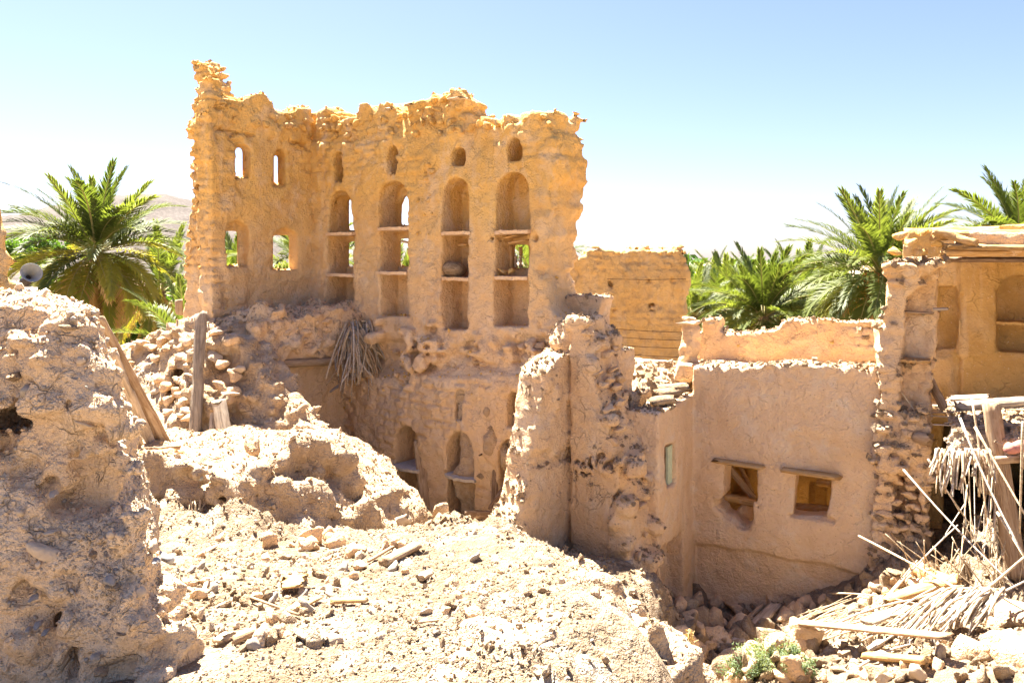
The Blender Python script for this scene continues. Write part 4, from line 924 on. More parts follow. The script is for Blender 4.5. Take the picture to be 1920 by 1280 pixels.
# ================================================================== MOUND BELOW IT
mo = empty('mud_mound', (-2.6, 7.2, -2.5), 'broad collapsed mud mound with flat sunlit top in the middle left, below the leaning beams', 'mud mound')
v = Vol((-4.3, 6.5, -3.4), (-.85, 10.0, -1.45), .033)
X, Y = v.G2(0, 1)
pl = [(-4.6,7.0),(-3.35,6.95),(-2.9,7.15),(-2.3,7.05),(-1.75,7.35),(-1.35,8.0),(-1.15,8.7),(-1.5,9.4),(-2.2,10.6),(-4.6,10.6)]
Dp = poly_sdf(pl, X, Y); Ht = -1.86 - .08 * (Y - 7.2) - .55 * np.clip(X + 2.2, 0, 3) ** 1.15 - .05 * np.clip(-3.4 - X, 0, 1)
v.F = np.maximum(np.expand_dims(Dp, 2) + (v.ax[2].reshape(1, 1, -1) + 2.0) * .28, (v.ax[2].reshape(1, 1, -1) - np.expand_dims(Ht, 2)) * .9)
for q in range(260):
    t = rng.random(); x = -3.5 + 2.3 * t; yf = np.interp(x, [-3.35,-2.9,-2.3,-1.75,-1.35], [6.95,7.15,7.05,7.35,8.0]); z = rng.uniform(-2.75, -1.88 - .5 * max(0, x + 2.2))
    v.blob((x, yf + (z + 2.0) * .28 * -1 * -1 + rng.uniform(-.12, .1), z), rng.uniform(.06, .19, 3), rotm(*rng.uniform(-.7, .7, 3)), k=.05, p=2.5, sub=rng.random() < .14)
for px, py, d, r_ in ((556,850,7.5,.2),(600,848,7.6,.16),(632,862,7.8,.17),(520,872,7.3,.15),(470,845,7.8,.12),(645,920,7.9,.15),(700,985,8.0,.14),(670,965,7.9,.14),(610,930,7.6,.16),(585,890,7.5,.15)):
    p_ = P(px, py, d); v.blob(tuple(p_), (r_, r_ * .9, r_ * .85), rotm(.2, .3, px), k=.06, p=2.8)
for px, py, d in ((350,905,6.95),(420,960,6.9),(455,930,6.95)): v.blob(tuple(P(px, py, d)), (.22, .3, .07), k=.04, sub=True)
v.rough(121, ((.5, .04), (.24, .035), (.12, .024), (.065, .014))); mo_, MV, MQ = vol_obj('mound_body', v, M['mass'], mo)
crumbs(MV, MQ, mo, 5000, M['mass'], .010, 122, .25)

# ================================================================== NEAR LEFT MASS
na = empty('near_wall_stub', (-1.9, 3.9, -1.9), 'massive eroded stump of mud and pebble wall filling the lower left corner', 'ruined wall')
hA = .0135
v = Vol((-3.2, 2.95, -2.05), (-1.1, 4.75, -.08), hA)
sil = [(-300,570),(20,572),(60,574),(110,588),(146,600),(164,610),(170,640),(186,680),(184,742),(222,766),(236,800),(232,826),(254,850),(258,900),(246,940),(282,1000),(298,1060),(304,1130),(318,1340),(-300,1340)]
X3 = v.ax[0].reshape(-1, 1, 1); Y3 = v.ax[1].reshape(1, -1, 1); Z3 = v.ax[2].reshape(1, 1, -1)
pts = [tuple(np.array(P(x, y, 3.55))[[0, 2]]) for x, y in sil]
D = np.repeat(v.prism(pts, 'uv'), len(v.ax[1]), 1)
for j, y_ in enumerate(v.ax[1]):         # the stump narrows towards the back: its right flank runs back and to the left
    sft = int(round((y_ - 3.5) * .46 / hA)); D[:, j] = D[np.clip(np.arange(D.shape[0]) + sft, 0, D.shape[0] - 1), j]
v.F = np.maximum(D, np.maximum((3.30 + (Z3 + 1.5) * .22 + .05 * np.sin(X3 * 5 + Z3 * 3)) - Y3, Y3 - 4.55 + .4 * np.clip(-.6 - Z3, -1, 0)))
v.cut(np.maximum(Z3 * -1 - .34 - (4.3 - Y3) * .0, -1) + 10, 0)
for q in range(230):
    px, py = rng.uniform(-10, 300), rng.uniform(625, 1290); px = min(px, np.interp(py, [600,640,740,800,930,1060,1290], [160,172,194,228,252,296,312]) - 34 - rng.uniform(0, 40)); d = 3.32 + (-(py - 490) / 1500 * 3.4 + 1.5) * .22
    s_ = rng.uniform(.03, .10); sb_ = rng.random() < .12; v.blob(tuple(P(px, py, d + (rng.uniform(-.03, .0) if sb_ else rng.uniform(.02, .08)))), s_ * rng.uniform(.6, 1.3, 3) * (.45 if sb_ else 1), rotm(*rng.uniform(-.8, .8, 3)), k=.03, p=2.6, sub=sb_)
def nb_(px, py, r, d=None, **k):
    d = d or 3.32 + (-(py - 490) / 1500 * 3.4 + 1.5) * .22; v.blob(tuple(P(px, py, d)), r, k=k.get('k', .015), p=k.get('p', 2.8), sub=k.get('sub', False), rot=k.get('rot'))
nb_(22, 775, (.07, .16, .045), sub=True); nb_(-5, 785, (.08, .16, .045), sub=True)
nb_(165, 935, (.09, .1, .03), sub=True, rot=rotm(0, -.25, 0)); nb_(200, 920, (.06, .08, .04), sub=True); nb_(120, 952, (.05, .1, .02), sub=True); nb_(140, 885, (.014, .05, .01), sub=True)
nb_(200, 882, (.065, .07, .035)); nb_(225, 885, (.05, .07, .04)); nb_(52, 1215, (.10, .1, .09)); nb_(135, 1165, (.08, .09, .085)); nb_(110, 1105, (.085, .09, .06)); nb_(105, 1235, (.075, .08, .06), rot=rotm(0, .6, 0)); nb_(80, 1150, (.05, .08, .035))
nb_(98, 1180, (.012, .08, .035), sub=True, k=.008); nb_(135, 1228, (.012, .08, .03), sub=True, k=.008); nb_(225, 1010, (.08, .09, .06)); nb_(185, 1080, (.12, .09, .06)); nb_(245, 1130, (.06, .08, .08)); nb_(20, 1010, (.12, .08, .09)); nb_(110, 650, (.1, .1, .045), d=3.6)
nb_(85, 680, (.09, .1, .06), d=3.55); nb_(180, 770, (.05, .08, .08)); nb_(150, 660, (.06, .1, .06), d=3.6)
for px, py, d, r_ in ((226,812,3.5,.05),(246,880,3.5,.05),(262,965,3.5,.06),(284,1050,3.5,.06),(306,1130,3.5,.07),(322,1190,3.5,.07),(336,1245,3.5,.08),(300,1215,3.4,.09),(345,1275,3.6,.07),(300,1110,3.75,.08),(318,1160,3.9,.07),(332,1100,4.1,.06),(208,770,3.5,.04),(190,700,3.55,.035)):
    v.blob(tuple(P(px, py, d)), (r_, r_ * 1.3, r_ * .8), rotm(.3, .4, px), k=.04, p=2.8)
v.rough(131, ((.35, .03), (.16, .02), (.075, .013), (.04, .007))); v.F += np.abs(lat_noise(v.ax, .05, 139)) * .012 + lat_noise(v.ax, .03, 138) * .004
na_, AV, AQ = vol_obj('wall_stump', v, M['front'], na)
crumbs(AV, AQ, na, 5000, M['front'], .0055, 132, .35, name='grit')
crumbs(AV, AQ, na, 1500, M['stone_grey'], .0055, 133, .05, name='pebbles', sub=2); crumbs(AV, AQ, na, 260, M['stone_pale'], .010, 134, .25, name='pebbles', sub=2)
for px, py, sx, sz, ms, ry in ((53,733,.032,.045,STONES_G,.4),(45,628,.026,.03,STONES_C,0),(88,704,.02,.016,STONES_C,.8),(95,1038,.1,.05,STONES_C,.5),(160,795,.05,.02,STONES_C,.5),(95,997,.025,.012,STONES_C,0),(180,1230,.018,.02,STONES_G,0),(190,1257,.025,.028,STONES,0),(65,1120,.02,.018,STONES_G,0),(212,1100,.03,.02,STONES,.2),(295,1050,.02,.015,STONES_G,.2),(175,1040,.02,.02,STONES,1),(28,705,.03,.035,STONES,.1),(205,1090,.025,.03,STONES_G,1),(230,1185,.025,.02,STONES,.3),(70,1170,.015,.01,STONES_G,.1),(85,1185,.014,.01,STONES_G,.1),(55,1178,.012,.01,STONES_G,.1),(100,925,.02,.014,STONES_C,.1),(130,612,.04,.02,STONES,.1),(60,590,.05,.02,STONES_C,.2),(120,590,.05,.03,STONES_C,-.3)):
    d = 3.27 + (-(py - 490) / 1500 * 3.4 + 1.5) * .22 if py > 600 else 3.75; lump('stone', ms, P(px, py, d), (sx, .04, sz), (0, ry, .3), na)

straw_bits('straw', *surf(AV, AQ), 2600, .02, M['reed'], na, 141); straw_bits('straw', *surf(WV, WQ), 1800, .05, M['reed'], house, 142); straw_bits('straw', *surf(KV, KQ), 1500, .05, M['reed'], house, 143)
straw_bits('straw', *surf(MV, MQ, .3), 1500, .05, M['reed'], mo, 144); straw_bits('straw', *surf(LV, LQ, .3), 1600, .09, M['reed_grey'], rr_, 145)
# ================================================================== STEEP FLANK OF THE SUNLIT CREST
cf = empty('crumbling_crest', (.7, 4.0, -2.4), 'crumbling steep mud flank along the right side of the sunlit foreground crest', 'mud bank')
v = Vol((-.35, 2.6, -3.3), (1.45, 5.9, -1.5), .022)
X, Y = v.G2(0, 1); H0 = gh(X.ravel(), Y.ravel()).reshape(X.shape); v.F = (v.ax[2].reshape(1, 1, -1) - np.expand_dims(H0 - .05, 2)) * .55
edge = [(1010,1092,4.75),(1060,1080,4.85),(1100,1096,4.65),(1140,1125,4.35),(1180,1162,4.0),(1212,1205,3.75),(1236,1262,3.45)]
E_ = np.array([tuple(P(*e)) for e in edge])
for q in range(300):
    t = rng.uniform(0, len(E_) - 1.001); i = int(t); p_ = E_[i] + (E_[i + 1] - E_[i]) * (t - i); dn = rng.uniform(-.25, 1.0); p_ = p_ + np.array([.30 * dn + rng.normal(0, .05), .12 * dn + rng.normal(0, .06), -max(dn, 0) * .9 - .05])
    p_[2] = min(p_[2], gh(p_[0], p_[1])[0] + .02); v.blob(tuple(p_), rng.uniform(.04, .13, 3) * (1, 1, 1.2), rotm(*rng.uniform(-.5, .5, 3)), k=.03, p=3.0, sub=rng.random() < .22)
for px, py, d in ((1000,1150,4.1),(960,1180,3.9),(1050,1190,3.8),(1110,1240,3.5),(1020,1230,3.55)):       # hollow where the crest has slipped
    v.blob(tuple(P(px, py, d) + Vector((0, 0, .02))), (.10, .12, .05), k=.05, sub=True)
v.rough(161, ((.4, .04), (.2, .035), (.1, .024), (.05, .012))); cf_, FV2, FQ2 = vol_obj('bank', v, M['mass'], cf)
crumbs(FV2, FQ2, cf, 3500, M['clod'], .008, 162, .3); straw_bits('straw', *surf(FV2, FQ2), 600, .03, M['reed'], cf, 163)

# ================================================================== HILL, PALMS, TREES
def hill_z(x, y):
    r = np.hypot((x + 195) / 95, (y - 430) / 120); return 46 * np.exp(-r ** 2 * 1.1) + 16 * np.exp(-(((x + 330) / 90) ** 2 + ((y - 460) / 120) ** 2)) - 12
hx, hy = np.meshgrid(np.linspace(-470, 0, 150), np.linspace(260, 640, 110), indexing='ij'); hx, hy = hx.ravel(), hy.ravel()
hz = hill_z(hx, hy) + vnoise(hx, hy, 30, 50) * 2.0 + vnoise(hx, hy, 11, 51) * 1.1 + vnoise(hx, hy, 5, 52) * .6
ii = np.arange(150 * 110).reshape(150, 110); F = np.stack([ii[:-1, :-1], ii[1:, :-1], ii[1:, 1:], ii[:-1, 1:]], -1).reshape(-1, 4)
b = NB('hill_scree'); g_ = b.n('ShaderNodeNewGeometry'); n1 = b.noise(g_.outputs['Position'], .05, 6, .7); n2 = b.noise(g_.outputs['Position'], .6, 4, .7)
b.l(b.mix(b.mr(n2.outputs[0], .45, .6), b.ramp(n1.outputs[0], [(.35, (.062, .052, .046)), (.65, (.085, .072, .064))]), (.105, .09, .08)), b.b.inputs['Base Color']); b.l(b.bump(n2.outputs[0], 1.2, .6), b.b.inputs['Normal'])
tag(add('hill', np_mesh('hill', np.column_stack([hx, hy, hz]), F), b.m), kind='structure')

def frond_mesh(L, bend, seed, n=70, dead=False, name='frond'):
    r = np.random.default_rng(seed); S = 12; pos = [np.zeros(3)]; tn = []
    for i in range(S + 1):
        a = -R(bend) * (i / S) ** 1.4; tn.append(np.array([math.cos(a), 0, math.sin(a)]))
        if i < S: pos.append(pos[-1] + tn[-1] * L / S)
    pos, tn = np.array(pos), np.array(tn); V, F, mi = [], [], []
    tw = r.normal(0, .25)
    for i in range(S + 1):
        w = (.010 if not dead else .008) * (1 - i / S) ** .8 + .0015; nn = np.array([-tn[i][2], 0, tn[i][0]])
        for q in ((0, w, 0), (0, -w, 0)): V.append(pos[i] + np.array(q))
        V.append(pos[i] + nn * w * .7)
    for i in range(S):
        for j in range(3): a, b_ = i * 3 + j, i * 3 + (j + 1) % 3; F += [(a, b_, b_ + 3), (a, b_ + 3, a + 3)]; mi += [1, 1]
    for k in range(n):
        s_ = .16 + .84 * (k + r.random() * .5) / n; f = s_ * S; i = min(int(f), S - 1); p = pos[i] + (pos[i + 1] - pos[i]) * (f - i); t = tn[i]; nn = np.array([-t[2], 0, t[0]])
        l = L * .19 * (min(1, (s_ - .1) * 4) ** .7) * (1 - .55 * max(0, s_ - .55) / .45) * r.uniform(.8, 1.1); a = R(62 - 38 * s_) + r.normal(0, .08)
        for sg in (-1, 1):
            vv = R(r.uniform(5, 40)) if not dead else R(r.uniform(-60, 10)); sd_ = np.array([0, sg, 0])
            d = t * math.cos(a) + (sd_ * math.cos(vv) + nn * math.sin(vv)) * math.sin(a); wv_ = np.cross(d, nn) ; wv_ /= np.linalg.norm(wv_) + 1e-6
            w = .0075 * L * r.uniform(.8, 1.2); mid = p + d * l * .5; tip = p + d * l + np.array([0, 0, -1]) * l * (.12 if not dead else .5)
            o = len(V); V += [p - wv_ * w * .5, p + wv_ * w * .5, mid - wv_ * w, mid + wv_ * w, tip]; F += [(o, o + 1, o + 3), (o, o + 3, o + 2), (o + 2, o + 3, o + 4)]; mi += [0, 0, 0]
    V = np.array(V); c, s2 = np.cos(tw * V[:, 0] / L), np.sin(tw * V[:, 0] / L); V = np.column_stack([V[:, 0], V[:, 1] * c - V[:, 2] * s2 * .3, V[:, 2] + V[:, 1] * s2 * .6])
    me = np_mesh(name, V, np.array(F), smooth=False); me.polygons.foreach_set('material_index', mi); return me
def mats(me, a, b_): me.materials.append(a); me.materials.append(b_); return me
M['rachis'] = flat('frond_stem', (.34, .30, .12), .5); M['rachis_d'] = flat('dry_frond_stem', (.42, .28, .14), .8)
FR_UP = [mats(frond_mesh(1, b_, i), M['frond'], M['rachis']) for i, b_ in enumerate((18, 28, 35))]
FR_MID = [mats(frond_mesh(1, b_, 10 + i), M['frond'], M['rachis']) for i, b_ in enumerate((42, 55, 66))]
FR_LOW = [mats(frond_mesh(1, b_, 20 + i), M['frond'], M['rachis']) for i, b_ in enumerate((60, 78, 90))]
FR_YEL = [mats(frond_mesh(1, b_, 30 + i), M['frond_y'], M['rachis']) for i, b_ in enumerate((60, 80))]
FR_DEAD = [mats(frond_mesh(1, b_, 40 + i, 36, True), M['frond_d'], M['rachis_d']) for i, b_ in enumerate((30, 45))]
M['bark'] = mud('palm_bark', cols=((.20, .13, .08), (.36, .26, .17)), crack=.3, grain=1.5, dust=.1, scale=1.5)
def palm(px, py, d, L, seed, label, nf=46, dead=10, yel=.15, base_px=None, spread=1.0, name='date_palm', tr=.2, group='date palms beyond the ruins'):
    r = np.random.default_rng(seed); c = P(px, py, d); bx = P(base_px or px, py, d).x; zb = float(gh(bx, d)[0]) - .1
    root = empty(name, (bx, d, zb), label, 'palm tree', group); n = 26; V, F = [], []
    for i in range(n + 1):
        t = i / n; x = (bx + (c.x - bx) * t ** 1.5) - bx; z = (c.z - zb) * t; rad = tr * (1.12 - .2 * t) * (1 + (.12 if i % 2 else -.06)) * (1 + .5 * max(0, t - .88) * 4)
        for j in range(10): a = j / 10 * 2 * math.pi + i * .3; V.append((x + rad * math.cos(a) * r.uniform(.88, 1.1), rad * math.sin(a), z))
    for i in range(n):
        for j in range(10): a, b_ = i * 10 + j, i * 10 + (j + 1) % 10; F.append((a, b_, b_ + 10, a + 10))
    add('trunk', np_mesh('trunk', V, F, smooth=False), M['bark'], root)
    for k in range(nf + dead):
        q = (k + .5) / nf; az_ = k * 2.39996 + r.normal(0, .15)
        if k >= nf: ms, el, nm, l = FR_DEAD, r.uniform(-72, -22), 'dead_frond', L * r.uniform(.5, .85)
        elif q < .22: ms, el, nm, l = FR_UP, 84 - q * 150 + r.normal(0, 5), 'frond', L * r.uniform(.75, .95)
        elif q < .6: ms, el, nm, l = FR_MID, 52 - (q - .22) * 105 + r.normal(0, 6), 'frond', L * r.uniform(.92, 1.06)
        else: ms, el, nm, l = (FR_YEL if r.random() < yel * 2 else FR_LOW), 12 - (q - .6) * 125 * spread + r.normal(0, 6), 'frond', L * r.uniform(.88, 1.0)
        o = bpy.data.objects.new(nm, ms[r.integers(len(ms))]); link(o); o.parent = root
        o.location = Vector((c.x - bx, 0, c.z - zb - .12 * q * (2 if k >= nf else 1))) + Vector((math.cos(az_), math.sin(az_), 0)) * .1
        o.rotation_euler = (r.normal(0, .25), -R(el), az_); o.scale = (l, l, l)
    return root
palm(180, 470, 26, 3.25, 1, 'large date palm with a skirt of hanging dead fronds, standing alone at the left', nf=84, dead=54, yel=.45, base_px=186, tr=.19)
palm(300, 545, 31, 3.0, 2, 'date palm half hidden behind the right side of the large left palm', nf=34)
palm(352, 655, 20, 2.3, 3, 'low young palm whose bright fronds rise over the wall beside the tall pier', nf=30, dead=0, spread=.5)
palm(585, 520, 27, 3.1, 4, 'palm seen through the lower window holes of the side wall', nf=40, dead=4)
palm(445, 545, 30, 2.9, 14, 'palm seen through the leftmost lower window hole', nf=36, dead=4)
palm(745, 530, 31, 3.2, 5, 'palm seen through the slots behind the first two shelf niches', nf=40, dead=4)
palm(1000, 520, 30, 3.0, 15, 'palm seen through the little window of the fourth shelf niche', nf=30, dead=2)
palm(1432, 592, 33, 3.5, 6, 'bushy palm rising in the middle above the terrace wall', nf=84, dead=14)
palm(1652, 512, 26, 3.3, 7, 'tall palm with orange fruit stalks left of the pier of the open room', nf=84, dead=20, base_px=1690)
palm(1908, 452, 27, 3.0, 8, 'palm crown showing over the timber roof at the right edge', nf=64, dead=6)
palm(1300, 592, 38, 3.3, 9, 'palm with brown dry fronds touching the far mud tower', nf=50, dead=26, yel=.3)
palm(1365, 575, 44, 3.7, 10, 'farther palm between the mud tower and the bushy middle palm', nf=56)
palm(1508, 572, 40, 3.7, 11, 'farther palm between the bushy middle palm and the tall fruiting palm', nf=60)
palm(1330, 560, 52, 3.8, 17, 'farthest palm peeping between the mud tower and the other palms', nf=50)
palm(1470, 610, 46, 3.6, 18, 'low far palm filling the gap right behind the bushy middle palm', nf=50)
palm(1575, 600, 35, 3.3, 12, 'low palm in front of the tall fruiting palm, just above the terrace wall', nf=64, dead=12)
pt = [o for o in bpy.data.objects if o.name.startswith('date_palm') and 'orange' in o.get('label', '')][0]
M['stalk'] = flat('orange_stalk', (.62, .22, .05), .6)
for k in range(14):
    a = k * 2.4; c = P(1652, 512, 26); e = c + Vector((math.cos(a) * .75, math.sin(a) * .6, -.55 - .3 * (k % 3))); m_ = c + Vector((math.cos(a) * .5, math.sin(a) * .4, .05))
    tube('fruit_stalk', [c, m_, e], .03, .015, M['stalk'], 4, pt)
    for j in range(5): tube('fruit_strand', [m_.lerp(e, .5), e + Vector(rng.normal(0, .12, 3).tolist()) + Vector((0, 0, -.2))], .012, .01, M['stalk'], 3, pt) if j < 3 else None

def leaf_cloud(name, centers, radii, n, size, mat, parent=None, seed=0, **tg):
    r = np.random.default_rng(seed); centers = np.array(centers, float); radii = np.array(radii, float); ch = r.integers(0, len(centers), n)
    d = r.normal(size=(n, 3)); d /= np.linalg.norm(d, axis=1)[:, None]; p = centers[ch] + d * (radii[ch] * r.uniform(.55, 1.05, n) ** .6)[:, None] * np.array([1, 1, .85])
    a = r.normal(size=(n, 3)); a /= np.linalg.norm(a, axis=1)[:, None]; b_ = np.cross(a, r.normal(size=(n, 3))); b_ /= np.linalg.norm(b_, axis=1)[:, None]; s = (size * r.uniform(.6, 1.3, n))[:, None]
    V = np.stack([p - a * s, p + b_ * s * .45, p + a * s, p - b_ * s * .45], 1).reshape(-1, 3); F = np.arange(n * 4).reshape(-1, 4)
    loc = np.array(parent.location) if parent else centers.mean(0); o = add(name, np_mesh(name, V - loc, F, smooth=False), mat, parent, (0, 0, 0) if parent else tuple(loc)); return tag(o, **tg)
def tree(px, py, d, rad, seed, label, n=9000, size=.07, group=None):
    r = np.random.default_rng(seed); c = P(px, py, d); zb = float(gh(c.x, d)[0]); root = empty('leafy_tree', (c.x, d, zb), label, 'tree', group)
    tube('trunk', [(c.x, d, zb), (c.x + .1, d, (zb + c.z) / 2), tuple(c)], .18, .08, M['bark'], 8, root)
    cs = [np.array(c) + r.normal(0, rad * .5, 3) * (1, 1, .7) for _ in range(16)]
    for q in cs[:6]: tube('limb', [(c.x + .05, d, (zb + c.z) / 2 + .2), tuple((np.array(c) + q) / 2 - (0, 0, .1)), tuple(q)], .06, .02, M['bark'], 5, root)
    leaf_cloud('crown', cs, [rad * r.uniform(.22, .42) for _ in cs], n, size, M['leaf'], root, seed, kind='stuff'); return root
tree(62, 470, 36, 1.6, 1, 'bright green round topped leafy tree at the far left behind the big palm', 12000, .08)
tree(-60, 480, 38, 2.0, 2, 'leafy tree at the left picture edge behind the ruined wall', 8000, .08)
tree(268, 610, 36, 1.7, 3, 'dark leafy tree behind the dead fronds of the large left palm', 12000, .08)
tree(130, 600, 36, 2.0, 4, 'dark leafy tree low behind the loudspeaker', 14000, .08)
tree(980, 530, 38, 2.0, 5, 'dark leafy tree behind the tall ruin', 8000, .08)
cs = [P(x, 560 + 30 * math.sin(x), 52) + Vector((0, 0, -1.5 if x < 1250 else -.2)) for x in range(-100, 2100, 60)]
leaf_cloud('palm_grove_undergrowth', [tuple(c) for c in cs], [2.4] * len(cs), 38000, .27, M['leaf'], None, 9, kind='stuff', label='dense dark green undergrowth of the palm grove behind the ruins')

# ================================================================== LOOSE THINGS
def on_ground(px, py):
    r = np.array([(px - CX) / FOC, 1, -(py - CY) / FOC]); t = np.linspace(2.2, 16, 900); q = t[:, None] * r; z = gz(q[:, 0], q[:, 1]); k = np.argmax(q[:, 2] < z); return Vector(q[k].tolist()), t[k]
def tb(name, a, b_, wpx, tpx, mat, label, cat='beam', seed=0, group=None, da=None, db=None, lift=0.0, **k):
    """board or beam between two picture points; depths from the ground unless given"""
    da_given = bool(da); pa, da = (P(*a, da), da) if da else on_ground(*a); pb, db = (P(*b_, db), db) if db else on_ground(*b_); s_ = (da + db) / 2 / FOC
    pa = pa + Vector((0, 0, lift)); pb = pb + Vector((0, 0, lift))
    if da_given and 'roll' not in k:      # broad face towards where the photograph was taken
        ax = (pb - pa).normalized(); want = ax.cross((pa + pb) / 2).normalized(); Y = ax.to_track_quat('X', 'Z') @ Vector((0, 1, 0)); k['roll'] = math.atan2(Y.cross(want).dot(ax), Y.dot(want)) + .25
    return timber(name, pa, pb, wpx * s_, tpx * s_, M[mat] if isinstance(mat, str) else mat, seed=seed, label=label, cat=cat, group=group, **k)
tb('leaning_beam', (178, 590), (312, 836), 24, 14, 'wood', 'long squared beam leaning right to left, uppermost of the three beams beside the near wall stub', seed=1, da=7.6, db=8.6, n=20)
tb('leaning_beam', (208, 660), (288, 840), 19, 16, 'wood_grey', 'rotten cracked log leaning just under the long squared beam', seed=2, da=7.7, db=8.5, split=.35, sides=14, square=2.6, n=22)
tb('leaning_beam', (200, 716), (262, 842), 22, 10, 'wood_grey', 'broad board leaning in shade, lowest of the three beams beside the near wall stub', seed=3, da=7.8, db=8.5, n=12)
tb('upright_timber', (377, 584), (366, 832), 22, 16, 'wood_grey', 'tall pale split timber standing upright against the broken wall below the pier', seed=4, da=10.5, db=9.9, split=.3, sides=14, square=2.6, n=26)
tb('timber_stump', (410, 746), (424, 832), 26, 12, 'wood_grey', 'short wide broken board standing beside the tall upright timber', seed=5, da=10.0, db=9.7, n=10)
tb('timber_stump', (402, 752), (398, 830), 13, 12, 'wood_grey', 'narrow split post left of the short wide broken board', seed=6, da=10.1, db=9.8, split=.3, n=10)
tb('timber_post', (335, 560), (336, 592), 13, 13, 'wood', 'short brown post on the wall top just left of the tall pier', seed=7, da=12.0, db=12.0, n=4)
tb('driftwood_log', (262, 852), (345, 850), 16, 12, 'wood_gold', 'twisted dry log lying on the mound below the leaning beams', seed=8, da=7.6, db=7.9, split=.4, sides=14, square=2.4, warp=.3)
tb('driftwood_log', (268, 842), (340, 838), 8, 8, 'wood', 'thin dry branch lying behind the twisted log', seed=9, da=7.8, db=8.0, split=.3, warp=.3)
tube('metal_pipe', [P(368, 876, 7.05), P(377, 898, 6.95)], .022, .022, M['pipe'], 8, label='short grey pipe end sticking out of the mound', cat='pipe')
tube('metal_pipe', [P(296, 1038, 4.5), P(320, 1050, 4.3)], .022, .022, M['pipe'], 8, label='short grey pipe end beside the foot of the near wall stub', cat='pipe')
# lower room timbers
G = 'old timbers standing in the lower room'
tb('standing_board', (785, 822), (801, 985), 20, 9, 'wood', 'tall rotten board standing just right of the left arched lower niche', seed=11, group=G, da=11.5, db=11.2, n=16)
tb('standing_board', (818, 866), (834, 985), 20, 8, 'wood', 'shorter board standing left of the lower niche with the stone shelf', seed=12, group=G, da=11.4, db=11.1, n=12)
tb('standing_board', (932, 806), (926, 985), 13, 8, 'wood_dark', 'board standing upright against the dark doorway of the lower room', seed=13, group=G, da=10.6, db=10.4, n=14)
tb('standing_board', (964, 808), (944, 945), 9, 8, 'wood_dark', 'thin board beside the stub wall on the right of the dark doorway', seed=14, group=G, da=10.5, db=10.2, n=14)
tb('fallen_log', (960, 893), (918, 958), 13, 13, 'wood_dark', 'dark gnarled log leaning at the foot of the stub wall', seed=15, da=10.2, db=9.8, split=.4, warp=.3, sides=12, square=2.3)
tb('fallen_log', (682, 908), (735, 968), 20, 14, 'wood_dark', 'dark charred log lying in the left corner of the lower room', seed=16, da=11.6, db=10.8, split=.4, sides=14, square=2.4)
tb('fallen_log', (700, 912), (750, 962), 16, 12, 'wood_dark', 'second dark log lying against the charred one', seed=17, da=11.8, db=10.8, split=.4, sides=14, square=2.4)
tb('thin_stick', (735, 928), (808, 968), 4, 4, 'wood', 'thin stick lying in front of the left lower niche', 'stick', seed=18, da=10.6, db=10.2)
tb('curved_board', (870, 966), (930, 966), 16, 8, 'wood_dark', 'bowed dark board lying below the stone shelf niche', 'board', seed=19, da=9.9, db=9.9, bend=-.08)
G = 'mud blocks at the mouth of the lower room'
def rock(px, py, d, s, label, group=None, ms=None, rot=(.2, .3, .5), name='mud_block', cat='rock'):
    return lump(name, ms or STONES, P(px, py, d), s, rot, None, label, cat, group)
tb('stone_slab', (752, 940), (806, 978), 30, 20, M['clod'], 'long tilted mud slab lying at the mouth of the lower room', 'stone', seed=20, da=9.4, db=9.0, n=6)
rock(762, 972, 9.3, (.13, .12, .11), 'rounded mud block under the long tilted slab'); rock(826, 960, 8.9, (.1, .1, .15), 'pale upright lump between the tilted slab and the bowed board', ms=BRICKS_LOW)
rock(855, 968, 9.2, (.12, .1, .06), 'flat lump left of the bowed board'); rock(790, 985, 9.0, (.1, .08, .05), 'small block below the tilted slab')
